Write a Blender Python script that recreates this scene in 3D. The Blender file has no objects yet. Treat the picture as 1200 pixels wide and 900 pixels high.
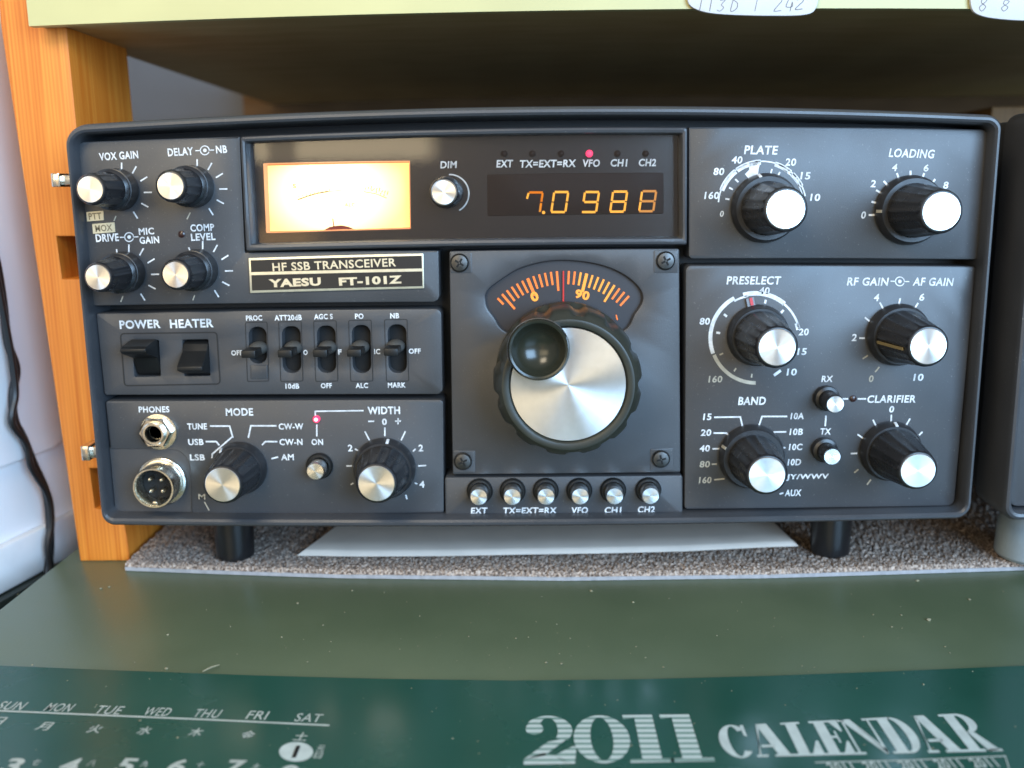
import bpy, bmesh, math, random
from mathutils import Vector, Matrix
random.seed(7)
S = bpy.context.scene
COL = S.collection
PI = math.pi

# ------------------------------------------------------------------ camera
FPX = 1150.0                                   # focal length for a 1200 px wide frame
CAM = Vector((-0.0003, -0.37857, 0.12942))
YAW, PITCH, ROLL = -0.01927, 0.19263, -0.01335
_cy, _sy, _cp, _sp = math.cos(YAW), math.sin(YAW), math.cos(PITCH), math.sin(PITCH)
FW = Vector((_sy * _cp, _cy * _cp, -_sp))
_r0 = Vector((_cy, -_sy, 0)); _u0 = _r0.cross(FW)
RT = _r0 * math.cos(ROLL) + _u0 * math.sin(ROLL)
UP = -_r0 * math.sin(ROLL) + _u0 * math.cos(ROLL)
cam = bpy.data.cameras.new('camera'); camo = bpy.data.objects.new('camera', cam); COL.objects.link(camo)
camo.matrix_world = Matrix(((RT.x, UP.x, -FW.x, CAM.x), (RT.y, UP.y, -FW.y, CAM.y), (RT.z, UP.z, -FW.z, CAM.z), (0, 0, 0, 1)))
cam.sensor_width = 36.0; cam.lens = FPX * 36.0 / 1200.0
cam.clip_start = 0.01; cam.clip_end = 50
cam.dof.use_dof = True; cam.dof.focus_distance = 0.359; cam.dof.aperture_fstop = 8.0
S.camera = camo
S.view_settings.view_transform = 'Standard'
try: S.view_settings.look = 'None'
except Exception: pass
S.view_settings.exposure = 0.0; S.view_settings.gamma = 1.0

# ------------------------------------------------------------------ world: dim room behind the photographer, bright patches added for reflections
W = bpy.data.worlds.new('World'); S.world = W; W.use_nodes = True
wt = W.node_tree; wt.nodes.clear()
def wmath(op, a, b=None, clamp=False):
    n = wt.nodes.new('ShaderNodeMath'); n.operation = op; n.use_clamp = clamp
    for i, v in enumerate((a, b)):
        if v is None: continue
        if isinstance(v, (int, float)): n.inputs[i].default_value = v
        else: wt.links.new(v, n.inputs[i])
    return n.outputs[0]
def wband(v, lo, hi, soft):
    a = wmath('DIVIDE', wmath('SUBTRACT', v, lo), soft, True)
    b = wmath('DIVIDE', wmath('SUBTRACT', hi, v), soft, True)
    return wmath('MULTIPLY', a, b)
tc = wt.nodes.new('ShaderNodeTexCoord'); sx = wt.nodes.new('ShaderNodeSeparateXYZ')
wt.links.new(tc.outputs['Generated'], sx.inputs[0])
yy = wmath('MAXIMUM', wmath('MULTIPLY', sx.outputs[1], -1.0), 0.02)
ax = wmath('DIVIDE', sx.outputs[0], yy); az = wmath('DIVIDE', sx.outputs[2], yy)
behind = wmath('GREATER_THAN', wmath('MULTIPLY', sx.outputs[1], -1.0), 0.03)
pale = wmath('MULTIPLY', wmath('MULTIPLY', wband(ax, -0.75, -0.085, 0.02), wband(az, 0.028, 0.42, 0.012)), behind)
dark_bar = wmath('SUBTRACT', 1.0, wmath('MULTIPLY', wband(ax, -0.262, -0.228, 0.006), 0.8))  # dark bar left in the pale patch, for its reflection
pale = wmath('MULTIPLY', pale, dark_bar)
low = wmath('MULTIPLY', wmath('MULTIPLY', wband(ax, -0.36, -0.20, 0.03), wband(az, -0.25, -0.02, 0.02)), behind)
BASEC = (0.42, 0.41, 0.39)
def wmix(f, c0, c1):
    n = wt.nodes.new('ShaderNodeMix'); n.data_type = 'RGBA'
    wt.links.new(f, n.inputs[0])
    if isinstance(c0, tuple): n.inputs[6].default_value = (*c0, 1)
    else: wt.links.new(c0, n.inputs[6])
    n.inputs[7].default_value = (*c1, 1)
    return n.outputs[2]
c = wmix(pale, BASEC, (5.0, 4.1, 2.7))
c = wmix(low, c, (2.2, 1.4, 0.7))
bg = wt.nodes.new('ShaderNodeBackground'); wo = wt.nodes.new('ShaderNodeOutputWorld')
wt.links.new(c, bg.inputs[0]); bg.inputs[1].default_value = 0.9
wt.links.new(bg.outputs[0], wo.inputs[0])

# ------------------------------------------------------------------ lamps: cool window up right behind the camera, weak warm room light left
def area(name, loc, target, size, power, colr):
    l = bpy.data.lights.new(name, 'AREA'); l.shape = 'RECTANGLE'; l.size, l.size_y = size; l.energy = power; l.color = colr
    o = bpy.data.objects.new(name, l); COL.objects.link(o); o.location = loc
    o.rotation_euler = (Vector(target) - Vector(loc)).to_track_quat('-Z', 'Y').to_euler()
    return o
area('window_light', (0.59, -0.98, 0.38), (0.0, 0.0, 0.06), (0.76, 0.62), 25.5, (0.42, 0.68, 1.0))
area('room_light', (-0.19, -0.44, 0.46), (-0.24, 0.05, 0.16), (0.22, 0.2), 1.9, (1.0, 0.85, 0.62))

# ------------------------------------------------------------------ projection helpers: a picture point laid on a real plane
def ray(x, y): return FW + RT * ((x - 600) / FPX) + UP * ((450 - y) / FPX)
def onY(x, y, Y=0.0):
    d = ray(x, y); return CAM + d * ((Y - CAM.y) / d.y)
def onZ(x, y, Z):
    d = ray(x, y); return CAM + d * ((Z - CAM.z) / d.z)
def onX(x, y, X):
    d = ray(x, y); return CAM + d * ((X - CAM.x) / d.x)
def mpp(x, y, Y=0.0): return (onY(x + 1, y, Y) - onY(x, y, Y)).length
# the front's long edges bow a little
def _g(x): return ((x - 620) / 545.0) ** 2
def _k(y): return max(-8, min(18, 16 - 22 * (y - 140) / 472.0))
def lin(x, y):  return (x, y - _k(y) * _g(x))
def unlin(x, y):
    y1 = y
    for _ in range(4): y1 = y + _k(y1) * _g(x)
    return (x, y1)
def slope(x, y): return _k(y) * 2 * (x - 620) / (545.0 ** 2)

def rpoly(pts, rad, n=5, seg=40):
    """picture polygon with rounded corners and bowed long edges -> list of picture points"""
    if not isinstance(rad, (list, tuple)): rad = [rad] * len(pts)
    L = [Vector(lin(*p)) for p in pts]; out = []
    N = len(L)
    for i in range(N):
        p0, p1, p2 = L[i - 1], L[i], L[(i + 1) % N]; r = rad[i]
        a = (p0 - p1).normalized(); b = (p2 - p1).normalized()
        if r <= 0: out.append(p1.copy())
        else:
            ang = a.angle(b); t = min(r / math.tan(ang / 2), (p0 - p1).length * .49, (p2 - p1).length * .49)
            rr = t * math.tan(ang / 2); c = p1 + (a + b).normalized() * (rr / math.sin(ang / 2))
            v0 = p1 + a * t - c; v1 = p1 + b * t - c
            th = v0.angle(v1); cr = v0.x * v1.y - v0.y * v1.x; sg = 1 if cr > 0 else -1
            for j in range(n + 1):
                q = th * j / n * sg; cs, sn = math.cos(q), math.sin(q)
                out.append(c + Vector((v0.x * cs - v0.y * sn, v0.x * sn + v0.y * cs)))
    res = []
    for i in range(len(out)):
        A, B = out[i], out[(i + 1) % len(out)]; res.append(A)
        m = int((B - A).length // seg)
        for j in range(1, m): res.append(A.lerp(B, j / m))
    return [unlin(p.x, p.y) for p in res]
def XZ(pxs, Y): return [(onY(x, y, Y).x, onY(x, y, Y).z) for x, y in pxs]

# ------------------------------------------------------------------ object helpers
ORG = {}
def thing(name, label, cat, loc, group=None):
    o = bpy.data.objects.new(name, None); COL.objects.link(o); o.location = loc; o.empty_display_size = 0.01
    ORG[o.name] = Vector(loc); tag(o, label, cat, group); return o
def tag(o, label=None, cat=None, group=None, kind=None):
    if label: o['label'] = label
    if cat: o['category'] = cat
    if group: o['group'] = group
    if kind: o['kind'] = kind
    return o
def obj(name, bm, mat, parent=None, smooth=True, angle=32, label=None):
    bmesh.ops.remove_doubles(bm, verts=bm.verts, dist=1e-7)
    xs = [v.co for v in bm.verts]
    lo = Vector((min(v.x for v in xs), min(v.y for v in xs), min(v.z for v in xs)))
    hi = Vector((max(v.x for v in xs), max(v.y for v in xs), max(v.z for v in xs)))
    c = (lo + hi) / 2
    if parent is None: c = Vector((c.x, c.y, lo.z))
    bmesh.ops.translate(bm, verts=bm.verts, vec=-c)
    me = bpy.data.meshes.new(name); bm.to_mesh(me); bm.free()
    if smooth:
        me.shade_smooth(); me.set_sharp_from_angle(angle=math.radians(angle))
    me.materials.append(mat)
    o = bpy.data.objects.new(name, me); COL.objects.link(o)
    o.location = c - (ORG[parent.name] if parent else Vector())
    ORG[o.name] = c
    if parent: o.parent = parent
    if label: o['label'] = label
    return o

def offset(loop, d):
    n = len(loop); A = sum(loop[i][0] * loop[(i + 1) % n][1] - loop[(i + 1) % n][0] * loop[i][1] for i in range(n))
    s = 1 if A > 0 else -1; out = []
    for i in range(n):
        p0, p1, p2 = Vector(loop[i - 1]), Vector(loop[i]), Vector(loop[(i + 1) % n])
        e0, e1 = (p1 - p0), (p2 - p1)
        e0 = e0.normalized() if e0.length > 1e-9 else e1.normalized(); e1 = e1.normalized() if e1.length > 1e-9 else e0
        n0 = Vector((-e0.y, e0.x)); n1 = Vector((-e1.y, e1.x)); m = n0 + n1
        k = max(0.35, 1 + n0.dot(n1)); m = m / k
        q = p1 + m * (d * s); out.append((q.x, q.y))
    return out
def prism(bm, loop, yf, yb, bev=0.0, holes=(), back=True, hole_bev=None):
    """plate facing -Y: loop is (x,z) points"""
    hb = bev if hole_bev is None else hole_bev
    def build(lp, sgn, b):
        steps = [(b, yf), (b * .3, yf + b * .3), (0, yf + b)] if b > 0 else [(0, yf)]
        rings = []
        for dd, y in steps:
            l2 = offset(lp, dd * sgn) if dd else lp
            rings.append([bm.verts.new((x, y, z)) for x, z in l2])
        rings.append([bm.verts.new((x, yb, z)) for x, z in lp])
        for r0, r1 in zip(rings, rings[1:]):
            for i in range(len(r0)):
                j = (i + 1) % len(r0); bm.faces.new((r0[i], r0[j], r1[j], r1[i]))
        return rings[0], rings[-1]
    f, bk = build(loop, 1, bev); hl = [build(h, -1, hb) for h in holes]
    if not holes:
        for r_ in (f, bk) if back else (f,):
            ed = [bm.edges.get((r_[i], r_[(i + 1) % len(r_)])) for i in range(len(r_))]
            bmesh.ops.triangle_fill(bm, use_beauty=True, use_dissolve=False, edges=ed)
    else:
        for rs in ([f] + [h[0] for h in hl],) + ((([bk] + [h[1] for h in hl]),) if back else ()):
            ed = []
            for r_ in rs:
                for i in range(len(r_)):
                    e = bm.edges.get((r_[i], r_[(i + 1) % len(r_)])) or bm.edges.new((r_[i], r_[(i + 1) % len(r_)])); ed.append(e)
            bmesh.ops.triangle_fill(bm, use_beauty=True, use_dissolve=False, edges=ed)
    bmesh.ops.recalc_face_normals(bm, faces=bm.faces)
    return bm
def plate(pxs, yf, yb, bev=0.0, holes=(), bm=None, hole_bev=None):
    bm = bm or bmesh.new(); return prism(bm, XZ(pxs, yf), yf, yb, bev, [XZ(h, yf) for h in holes], hole_bev=hole_bev)
def loft_ring(loops):
    bm = bmesh.new(); R = [[bm.verts.new(p) for p in l] for l in loops]
    for r0, r1 in zip(R, R[1:]):
        for i in range(len(r0)):
            j = (i + 1) % len(r0); bm.faces.new((r0[i], r0[j], r1[j], r1[i]))
    bmesh.ops.recalc_face_normals(bm, faces=bm.faces); return bm
def ring_frame(outer, inner, prof, yref):
    """outer/inner: picture loops with the same count; prof: (t, y)"""
    O, I = XZ(outer, yref), XZ(inner, yref)
    return loft_ring([[(o[0] + (i[0] - o[0]) * t, y, o[1] + (i[1] - o[1]) * t) for o, i in zip(O, I)] for t, y in prof])
def box(bm, lo, hi, bev=0.0):
    r = bmesh.ops.create_cube(bm, size=1.0); vs = r['verts']
    lo, hi = Vector(lo), Vector(hi)
    for v in vs: v.co = Vector([(lo[i] + hi[i]) / 2 + v.co[i] * (hi[i] - lo[i]) for i in range(3)])
    if bev > 0:
        es = list({e for v in vs for e in v.link_edges})
        bmesh.ops.bevel(bm, geom=es, offset=bev, segments=2, profile=.5, affect='EDGES', clamp_overlap=True)
    return bm
def lathe(prof, cx, cz, n=48, mod=None, bm=None, caps=True):
    """turned solid about an axis along Y; prof (r, y) back to front; mod(angle, r, y)->r"""
    bm = bm or bmesh.new(); R = []
    for r, y in prof:
        if r < 1e-6: R.append([bm.verts.new((cx, y, cz))]); continue
        R.append([bm.verts.new((cx + (mod(2 * PI * i / n, r, y) if mod else r) * math.cos(2 * PI * i / n), y,
                                cz + (mod(2 * PI * i / n, r, y) if mod else r) * math.sin(2 * PI * i / n))) for i in range(n)])
    for a, b in zip(R, R[1:]):
        for i in range(n):
            j = (i + 1) % n
            if len(a) == 1 and len(b) == 1: continue
            if len(a) == 1: bm.faces.new((a[0], b[j], b[i]))
            elif len(b) == 1: bm.faces.new((a[i], a[j], b[0]))
            else: bm.faces.new((a[i], a[j], b[j], b[i]))
    if caps:
        for e in (R[0], R[-1]):
            if len(e) > 1: bm.faces.new(e)
    bmesh.ops.recalc_face_normals(bm, faces=bm.faces); return bm
def tube(pts, rad, n=8, bm=None):
    bm = bm or bmesh.new(); R = []
    P = [Vector(p) for p in pts]
    if not isinstance(rad, (list, tuple)): rad = [rad] * len(P)
    nrm = None
    for i, p in enumerate(P):
        t = (P[min(i + 1, len(P) - 1)] - P[max(i - 1, 0)]).normalized()
        if nrm is None: nrm = t.orthogonal().normalized()
        nrm = (nrm - t * nrm.dot(t)).normalized(); bn = t.cross(nrm)
        R.append([bm.verts.new(p + (nrm * math.cos(2 * PI * j / n) + bn * math.sin(2 * PI * j / n)) * rad[i]) for j in range(n)])
    for a, b in zip(R, R[1:]):
        for i in range(n):
            j = (i + 1) % n; bm.faces.new((a[i], a[j], b[j], b[i]))
    bm.faces.new(R[0]); bm.faces.new(R[-1]); bmesh.ops.recalc_face_normals(bm, faces=bm.faces); return bm
def smooth_path(pts, n=8):
    P = [Vector(p) for p in pts]; out = []
    for i in range(len(P) - 1):
        p0, p1, p2, p3 = P[max(i - 1, 0)], P[i], P[i + 1], P[min(i + 2, len(P) - 1)]
        for j in range(n):
            t = j / n; out.append(.5 * ((2 * p1) + (p2 - p0) * t + (2 * p0 - 5 * p1 + 4 * p2 - p3) * t * t + (3 * p1 - p0 - 3 * p2 + p3) * t ** 3))
    out.append(P[-1]); return out

# ---- printed ink: flat shapes laid on a plane
def stroke(bm, pts, w, Y, close=False, fn=None):
    """ribbon through picture points, w px wide, laid on the plane"""
    fn = fn or (lambda x, y: onY(x, y, Y)); P = [Vector(p) for p in pts]; n = len(P); L = []
    for i in range(n):
        a = P[i] - P[i - 1] if (i or close) else P[1] - P[0]
        b = P[(i + 1) % n] - P[i] if (i < n - 1 or close) else a
        a, b = a.normalized(), b.normalized(); n0, n1 = Vector((-a.y, a.x)), Vector((-b.y, b.x))
        m = (n0 + n1) / max(.5, 1 + n0.dot(n1)); L.append((P[i] + m * w / 2, P[i] - m * w / 2))
    V = [(bm.verts.new(fn(*q[0])), bm.verts.new(fn(*q[1]))) for q in L]
    for i in range(n - (0 if close else 1)):
        j = (i + 1) % n; bm.faces.new((V[i][0], V[j][0], V[j][1], V[i][1]))
def arc(c, r, a0, a1, n=24): return [(c[0] + r * math.cos(math.radians(a0 + (a1 - a0) * i / n)), c[1] - r * math.sin(math.radians(a0 + (a1 - a0) * i / n))) for i in range(n + 1)]
def disc(bm, c, r, Y, n=16, fn=None, ry=None):
    fn = fn or (lambda x, y: onY(x, y, Y))
    bm.faces.new([bm.verts.new(fn(c[0] + r * math.cos(2 * PI * i / n), c[1] + (ry or r) * math.sin(2 * PI * i / n))) for i in range(n)])
_tc = {}
def glyphs(s, bold):
    if (s, bold) not in _tc:
        cu = bpy.data.curves.new('ink', 'FONT'); cu.body = s; cu.resolution_u = 3; cu.offset = bold; cu.space_character = 1.08
        o = bpy.data.objects.new('ink', cu); COL.objects.link(o)
        dg = bpy.context.evaluated_depsgraph_get(); me = bpy.data.meshes.new_from_object(o.evaluated_get(dg))
        vs = [v.co.copy() for v in me.vertices]; fs = [tuple(p.vertices) for p in me.polygons]
        bpy.data.objects.remove(o); bpy.data.curves.remove(cu); bpy.data.meshes.remove(me); _tc[(s, bold)] = (vs, fs)
    return _tc[(s, bold)]
def put2d(bm, vs, fs, c, w, h, ang, shear, fn, unit):
    """lay 2-D shape so that its box is w x h px, centred on picture point c of a plane"""
    x0, x1 = min(v[0] for v in vs), max(v[0] for v in vs); y0, y1 = min(v[1] for v in vs), max(v[1] for v in vs)
    o, ex, ez = unit(c); ca, sa = math.cos(ang), math.sin(ang)
    V = []
    for v in vs:
        s = ((v[0] - x0) / max(x1 - x0, 1e-6) - .5) * w; t = ((v[1] - y0) / max(y1 - y0, 1e-6) - .5) * h
        s += shear * t; V.append(bm.verts.new(o + ex * (s * ca - t * sa) + ez * (s * sa + t * ca)))
    for f in fs:
        try: bm.faces.new([V[i] for i in f])
        except ValueError: pass
def text(bm, s, cx, cy, w, h, Y, bold=0.012, rot=None, shear=None):
    vs, fs = glyphs(s, bold * 1.0 + .007)
    if shear is None: shear = 0.0 if cx < 500 else 0.10
    a = -math.radians(rot) if rot is not None else -slope(cx, cy)
    def unit(c):
        o = onY(c[0], c[1], Y); k = mpp(c[0], c[1], Y)
        return o, Vector((k, 0, 0)), Vector((0, 0, k * 1.02))
    put2d(bm, vs, fs, (cx, cy), w, h, a, shear, None, unit)

# ------------------------------------------------------------------ materials
def newmat(name):
    m = bpy.data.materials.new(name); m.use_nodes = True; nt = m.node_tree
    return m, nt, nt.nodes['Principled BSDF']
def mat(name, colr, rough=.5, metal=0., var=0., vscale=60., bump=0., bscale=400., spec=.5, coat=0., rvar=0., dust=0.):
    m, nt, b = newmat(name)
    b.inputs['Base Color'].default_value = (*colr, 1); b.inputs['Roughness'].default_value = rough; b.inputs['Metallic'].default_value = metal
    b.inputs['Specular IOR Level'].default_value = spec; b.inputs['Coat Weight'].default_value = coat
    t = nt.nodes.new('ShaderNodeTexCoord')
    if var or rvar:
        n = nt.nodes.new('ShaderNodeTexNoise'); n.inputs['Scale'].default_value = vscale; n.inputs['Detail'].default_value = 6
        nt.links.new(t.outputs['Object'], n.inputs['Vector'])
        if var:
            r = nt.nodes.new('ShaderNodeMapRange'); r.inputs[1].default_value = .3; r.inputs[2].default_value = .7; r.inputs[3].default_value = 1 - var; r.inputs[4].default_value = 1 + var
            nt.links.new(n.outputs[0], r.inputs[0])
            mx = nt.nodes.new('ShaderNodeVectorMath'); mx.operation = 'SCALE'; mx.inputs[0].default_value = colr; nt.links.new(r.outputs[0], mx.inputs['Scale'])
            nt.links.new(mx.outputs[0], b.inputs['Base Color'])
            if dust:                                   # settled dust specks and rubbed spots
                d = nt.nodes.new('ShaderNodeTexNoise'); d.inputs['Scale'].default_value = 1500; d.inputs['Detail'].default_value = 2; nt.links.new(t.outputs['Object'], d.inputs['Vector'])
                dr = nt.nodes.new('ShaderNodeMapRange'); dr.inputs[1].default_value = .69; dr.inputs[2].default_value = .76; dr.inputs[4].default_value = dust; nt.links.new(d.outputs[0], dr.inputs[0])
                dm = nt.nodes.new('ShaderNodeMix'); dm.data_type = 'RGBA'; nt.links.new(dr.outputs[0], dm.inputs[0]); nt.links.new(mx.outputs[0], dm.inputs[6]); dm.inputs[7].default_value = (.30, .29, .27, 1); nt.links.new(dm.outputs[2], b.inputs['Base Color'])
        if rvar:
            r = nt.nodes.new('ShaderNodeMapRange'); r.inputs[1].default_value = .3; r.inputs[2].default_value = .7; r.inputs[3].default_value = rough - rvar; r.inputs[4].default_value = rough + rvar
            nt.links.new(n.outputs[0], r.inputs[0]); nt.links.new(r.outputs[0], b.inputs['Roughness'])
    if bump:
        n2 = nt.nodes.new('ShaderNodeTexNoise'); n2.inputs['Scale'].default_value = bscale; n2.inputs['Detail'].default_value = 3
        nt.links.new(t.outputs['Object'], n2.inputs['Vector'])
        bp = nt.nodes.new('ShaderNodeBump'); bp.inputs['Strength'].default_value = bump; bp.inputs['Distance'].default_value = .0004
        nt.links.new(n2.outputs[0], bp.inputs['Height']); nt.links.new(bp.outputs[0], b.inputs['Normal'])
    return m
def emit(name, colr, strength):
    m, nt, b = newmat(name); b.inputs['Base Color'].default_value = (*[c * .3 for c in colr], 1)
    b.inputs['Emission Color'].default_value = (*colr, 1); b.inputs['Emission Strength'].default_value = strength; return m
def brushed(name, colr, rough, axis='Y'):
    m, nt, b = newmat(name); b.inputs['Metallic'].default_value = 1; b.inputs['Base Color'].default_value = (*colr, 1)
    b.inputs['Roughness'].default_value = rough; b.inputs['Anisotropic'].default_value = .85
    tg = nt.nodes.new('ShaderNodeTangent'); tg.direction_type = 'RADIAL'; tg.axis = axis; nt.links.new(tg.outputs[0], b.inputs['Tangent'])
    # fine concentric turning marks
    t = nt.nodes.new('ShaderNodeTexCoord'); sp = nt.nodes.new('ShaderNodeSeparateXYZ'); nt.links.new(t.outputs['Object'], sp.inputs[0])
    cb = nt.nodes.new('ShaderNodeCombineXYZ'); nt.links.new(sp.outputs[0], cb.inputs[0]); nt.links.new(sp.outputs[2], cb.inputs[1])
    ln = nt.nodes.new('ShaderNodeVectorMath'); ln.operation = 'LENGTH'; nt.links.new(cb.outputs[0], ln.inputs[0])
    n = nt.nodes.new('ShaderNodeTexNoise'); n.noise_dimensions = '1D'; n.inputs['Scale'].default_value = 4000; nt.links.new(ln.outputs['Value'], n.inputs['W'])
    r = nt.nodes.new('ShaderNodeMapRange'); r.inputs[3].default_value = rough - .06; r.inputs[4].default_value = rough
    nt.links.new(n.outputs[0], r.inputs[0]); oi = nt.nodes.new('ShaderNodeObjectInfo'); ma = nt.nodes.new('ShaderNodeMath'); ma.operation = 'MULTIPLY_ADD'; ma.inputs[1].default_value = .10
    nt.links.new(oi.outputs['Random'], ma.inputs[0]); nt.links.new(r.outputs[0], ma.inputs[2]); nt.links.new(ma.outputs[0], b.inputs['Roughness'])
    n3 = nt.nodes.new('ShaderNodeTexNoise'); n3.inputs['Scale'].default_value = 260; n3.inputs['Detail'].default_value = 5; nt.links.new(t.outputs['Object'], n3.inputs['Vector'])
    cr = nt.nodes.new('ShaderNodeMapRange'); cr.inputs[1].default_value = .3; cr.inputs[2].default_value = .6; cr.inputs[3].default_value = .94; cr.inputs[4].default_value = 1.0; nt.links.new(n3.outputs[0], cr.inputs[0])
    sc = nt.nodes.new('ShaderNodeVectorMath'); sc.operation = 'SCALE'; sc.inputs[0].default_value = colr; nt.links.new(cr.outputs[0], sc.inputs['Scale']); nt.links.new(sc.outputs[0], b.inputs['Base Color']); return m
def wood(name, c0, c1, scale=(90, 90, 5), rough=.5):
    m, nt, b = newmat(name); b.inputs['Roughness'].default_value = rough
    t = nt.nodes.new('ShaderNodeTexCoord'); mp = nt.nodes.new('ShaderNodeMapping'); mp.inputs['Scale'].default_value = scale
    nt.links.new(t.outputs['Object'], mp.inputs[0])
    n = nt.nodes.new('ShaderNodeTexNoise'); n.inputs['Scale'].default_value = 2.2; n.inputs['Detail'].default_value = 7; n.inputs['Distortion'].default_value = .6
    nt.links.new(mp.outputs[0], n.inputs['Vector'])
    wv = nt.nodes.new('ShaderNodeTexWave'); wv.wave_type = 'BANDS'; wv.bands_direction = 'X'; wv.inputs['Scale'].default_value = 1.2; wv.inputs['Distortion'].default_value = 5; wv.inputs['Detail'].default_value = 3
    nt.links.new(mp.outputs[0], wv.inputs['Vector'])
    ad = nt.nodes.new('ShaderNodeMath'); ad.operation = 'MULTIPLY_ADD'; ad.inputs[1].default_value = .16; nt.links.new(wv.outputs[1], ad.inputs[0]); nt.links.new(n.outputs[0], ad.inputs[2])
    cr = nt.nodes.new('ShaderNodeValToRGB'); cr.color_ramp.elements[0].color = (*c0, 1); cr.color_ramp.elements[1].color = (*c1, 1)
    cr.color_ramp.elements[0].position = .38; cr.color_ramp.elements[1].position = .85
    nt.links.new(ad.outputs[0], cr.inputs[0]); nt.links.new(cr.outputs[0], b.inputs['Base Color'])
    bp = nt.nodes.new('ShaderNodeBump'); bp.inputs['Strength'].default_value = .2; bp.inputs['Distance'].default_value = .0003
    nt.links.new(n.outputs[0], bp.inputs['Height']); nt.links.new(bp.outputs[0], b.inputs['Normal']); return m

M = {}
M['panel'] = mat('panel_paint', (.055, .056, .060), .37, var=.13, vscale=28, bump=.14, bscale=2600, rvar=.08, dust=.35)
M['bezel'] = mat('bezel_plastic', (.050, .052, .058), .36, var=.08, vscale=50, bump=.12, bscale=2200, rvar=.06, dust=.45)
M['case'] = mat('case_paint', (.03, .031, .033), .5, var=.1, bump=.1, bscale=1500)
M['gap'] = mat('shadow_plate', (.012, .012, .013), .6)
M['knob'] = mat('knob_plastic', (.014, .014, .016), .30, var=.15, vscale=200, rvar=.07)
M['skirt'] = mat('skirt_plastic', (.020, .020, .022), .38, var=.15, vscale=200, rvar=.07)
M['olive'] = mat('tuning_knob_plastic', (.026, .027, .020), .36, var=.12, vscale=120, rvar=.06)
M['cup'] = mat('finger_cup_plastic', (.020, .021, .014), .22)
M['cap'] = brushed('turned_aluminium', (.86, .85, .83), .30)
M['chrome'] = mat('nickel_plate', (.75, .71, .62), .24, 1., var=.12, vscale=300, rvar=.08)
M['steel'] = mat('dull_steel', (.35, .34, .32), .38, 1., var=.2, vscale=300)
M['screw'] = mat('screw_metal', (.10, .098, .095), .42, 1., var=.25, vscale=400)
M['ink'] = mat('white_ink', (.66, .67, .68), .6, var=.28, vscale=320)
M['inkdim'] = mat('dim_ink', (.40, .37, .30), .6, var=.15, vscale=500)  # duller, browner ink for some of the marks
M['inkred'] = mat('red_ink', (.55, .04, .05), .5)
M['black'] = mat('black_plastic', (.010, .010, .010), .42, spec=.35)
M['hole'] = mat('hole_black', (.004, .004, .004), .8)
M['grey'] = mat('lever_grey', (.075, .072, .066), .5)
M['cream'] = mat('cream_tape', (.55, .47, .31), .6, var=.1, vscale=300)
M['namegold'] = mat('nameplate_metal', (.72, .66, .50), .35, .6, var=.1, vscale=300)
M['nameblack'] = mat('nameplate_black', (.014, .014, .015), .35)
M['sub'] = mat('display_backing', (.020, .014, .014), .22)
M['filter'] = mat('display_filter', (.016, .006, .004), .5, spec=.15)
M['amber'] = emit('amber_segment', (1.0, .42, .015), 1.15)
M['amberdim'] = emit('amber_segment_dim', (1.0, .36, .015), .5)
M['red'] = emit('red_lamp', (1.0, .05, .16), 1.6)
M['redcore'] = emit('red_lamp_core', (1.0, .55, .62), 2.2)
M['dialorange'] = emit('dial_orange', (1.0, .23, .03), 1.0)
M['dialyellow'] = emit('dial_yellow', (1.0, .38, .04), 1.1)
M['dialred'] = emit('dial_red', (.8, .03, .02), .6)
def meter_mat():  # bulb falloff painted into the emission, pale centre to orange edge
    m, nt, b = newmat('meter_lit_face'); b.inputs['Base Color'].default_value = (.5, .4, .2, 1)
    t = nt.nodes.new('ShaderNodeTexCoord'); mp = nt.nodes.new('ShaderNodeMapping'); mp.vector_type = 'POINT'; mp.inputs['Scale'].default_value = (34, 1, 48); mp.inputs['Location'].default_value = (.10, 0, -.10)
    nt.links.new(t.outputs['Object'], mp.inputs[0]); g = nt.nodes.new('ShaderNodeTexGradient'); g.gradient_type = 'SPHERICAL'; nt.links.new(mp.outputs[0], g.inputs[0])
    cr = nt.nodes.new('ShaderNodeValToRGB'); e = cr.color_ramp.elements; e[0].position = 0; e[0].color = (1, .60, .17, 1); e[1].position = .40; e[1].color = (1, .82, .44, 1)
    nt.links.new(g.outputs[0], cr.inputs[0]); nt.links.new(cr.outputs[0], b.inputs['Emission Color'])
    r = nt.nodes.new('ShaderNodeMapRange'); r.inputs[2].default_value = .5; r.inputs[3].default_value = 1.6; r.inputs[4].default_value = 2.8; nt.links.new(g.outputs[0], r.inputs[0]); nt.links.new(r.outputs[0], b.inputs['Emission Strength']); return m
M['meter'] = meter_mat()
M['edgeglow'] = emit('edge_glow_orange', (1.0, .30, .10), 1.0)  # orange lamp glow at the face edge, drawn as emissive strips
M['holeglow'] = emit('hole_glow_peach', (1.0, .46, .24), .72)  # lamp light on the walls of the meter opening, put in as emission
M['meterink'] = mat('meter_ink', (.10, .045, .004), .6)
M['scale'] = mat('dial_disc', (.026, .024, .028), .45, var=.1)
M['wood'] = wood('pine_post', (.58, .150, .012), (.82, .295, .040), (170, 170, 3.0))
M['woodside'] = M['wood']
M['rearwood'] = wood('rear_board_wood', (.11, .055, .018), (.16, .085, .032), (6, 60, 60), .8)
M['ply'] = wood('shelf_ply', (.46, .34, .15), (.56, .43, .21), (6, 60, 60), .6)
M['strip'] = mat('pale_edge_strip', (.50, .46, .22), .45, var=.07, vscale=14)
M['wall'] = mat('white_paint', (.88, .88, .90), .42, var=.05, vscale=12, bump=.08, bscale=150)
M['rear'] = mat('grey_wall', (.14, .14, .15), .7, var=.1, vscale=8)
M['trim'] = mat('trim_white', (.78, .79, .80), .45, var=.06)
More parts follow.
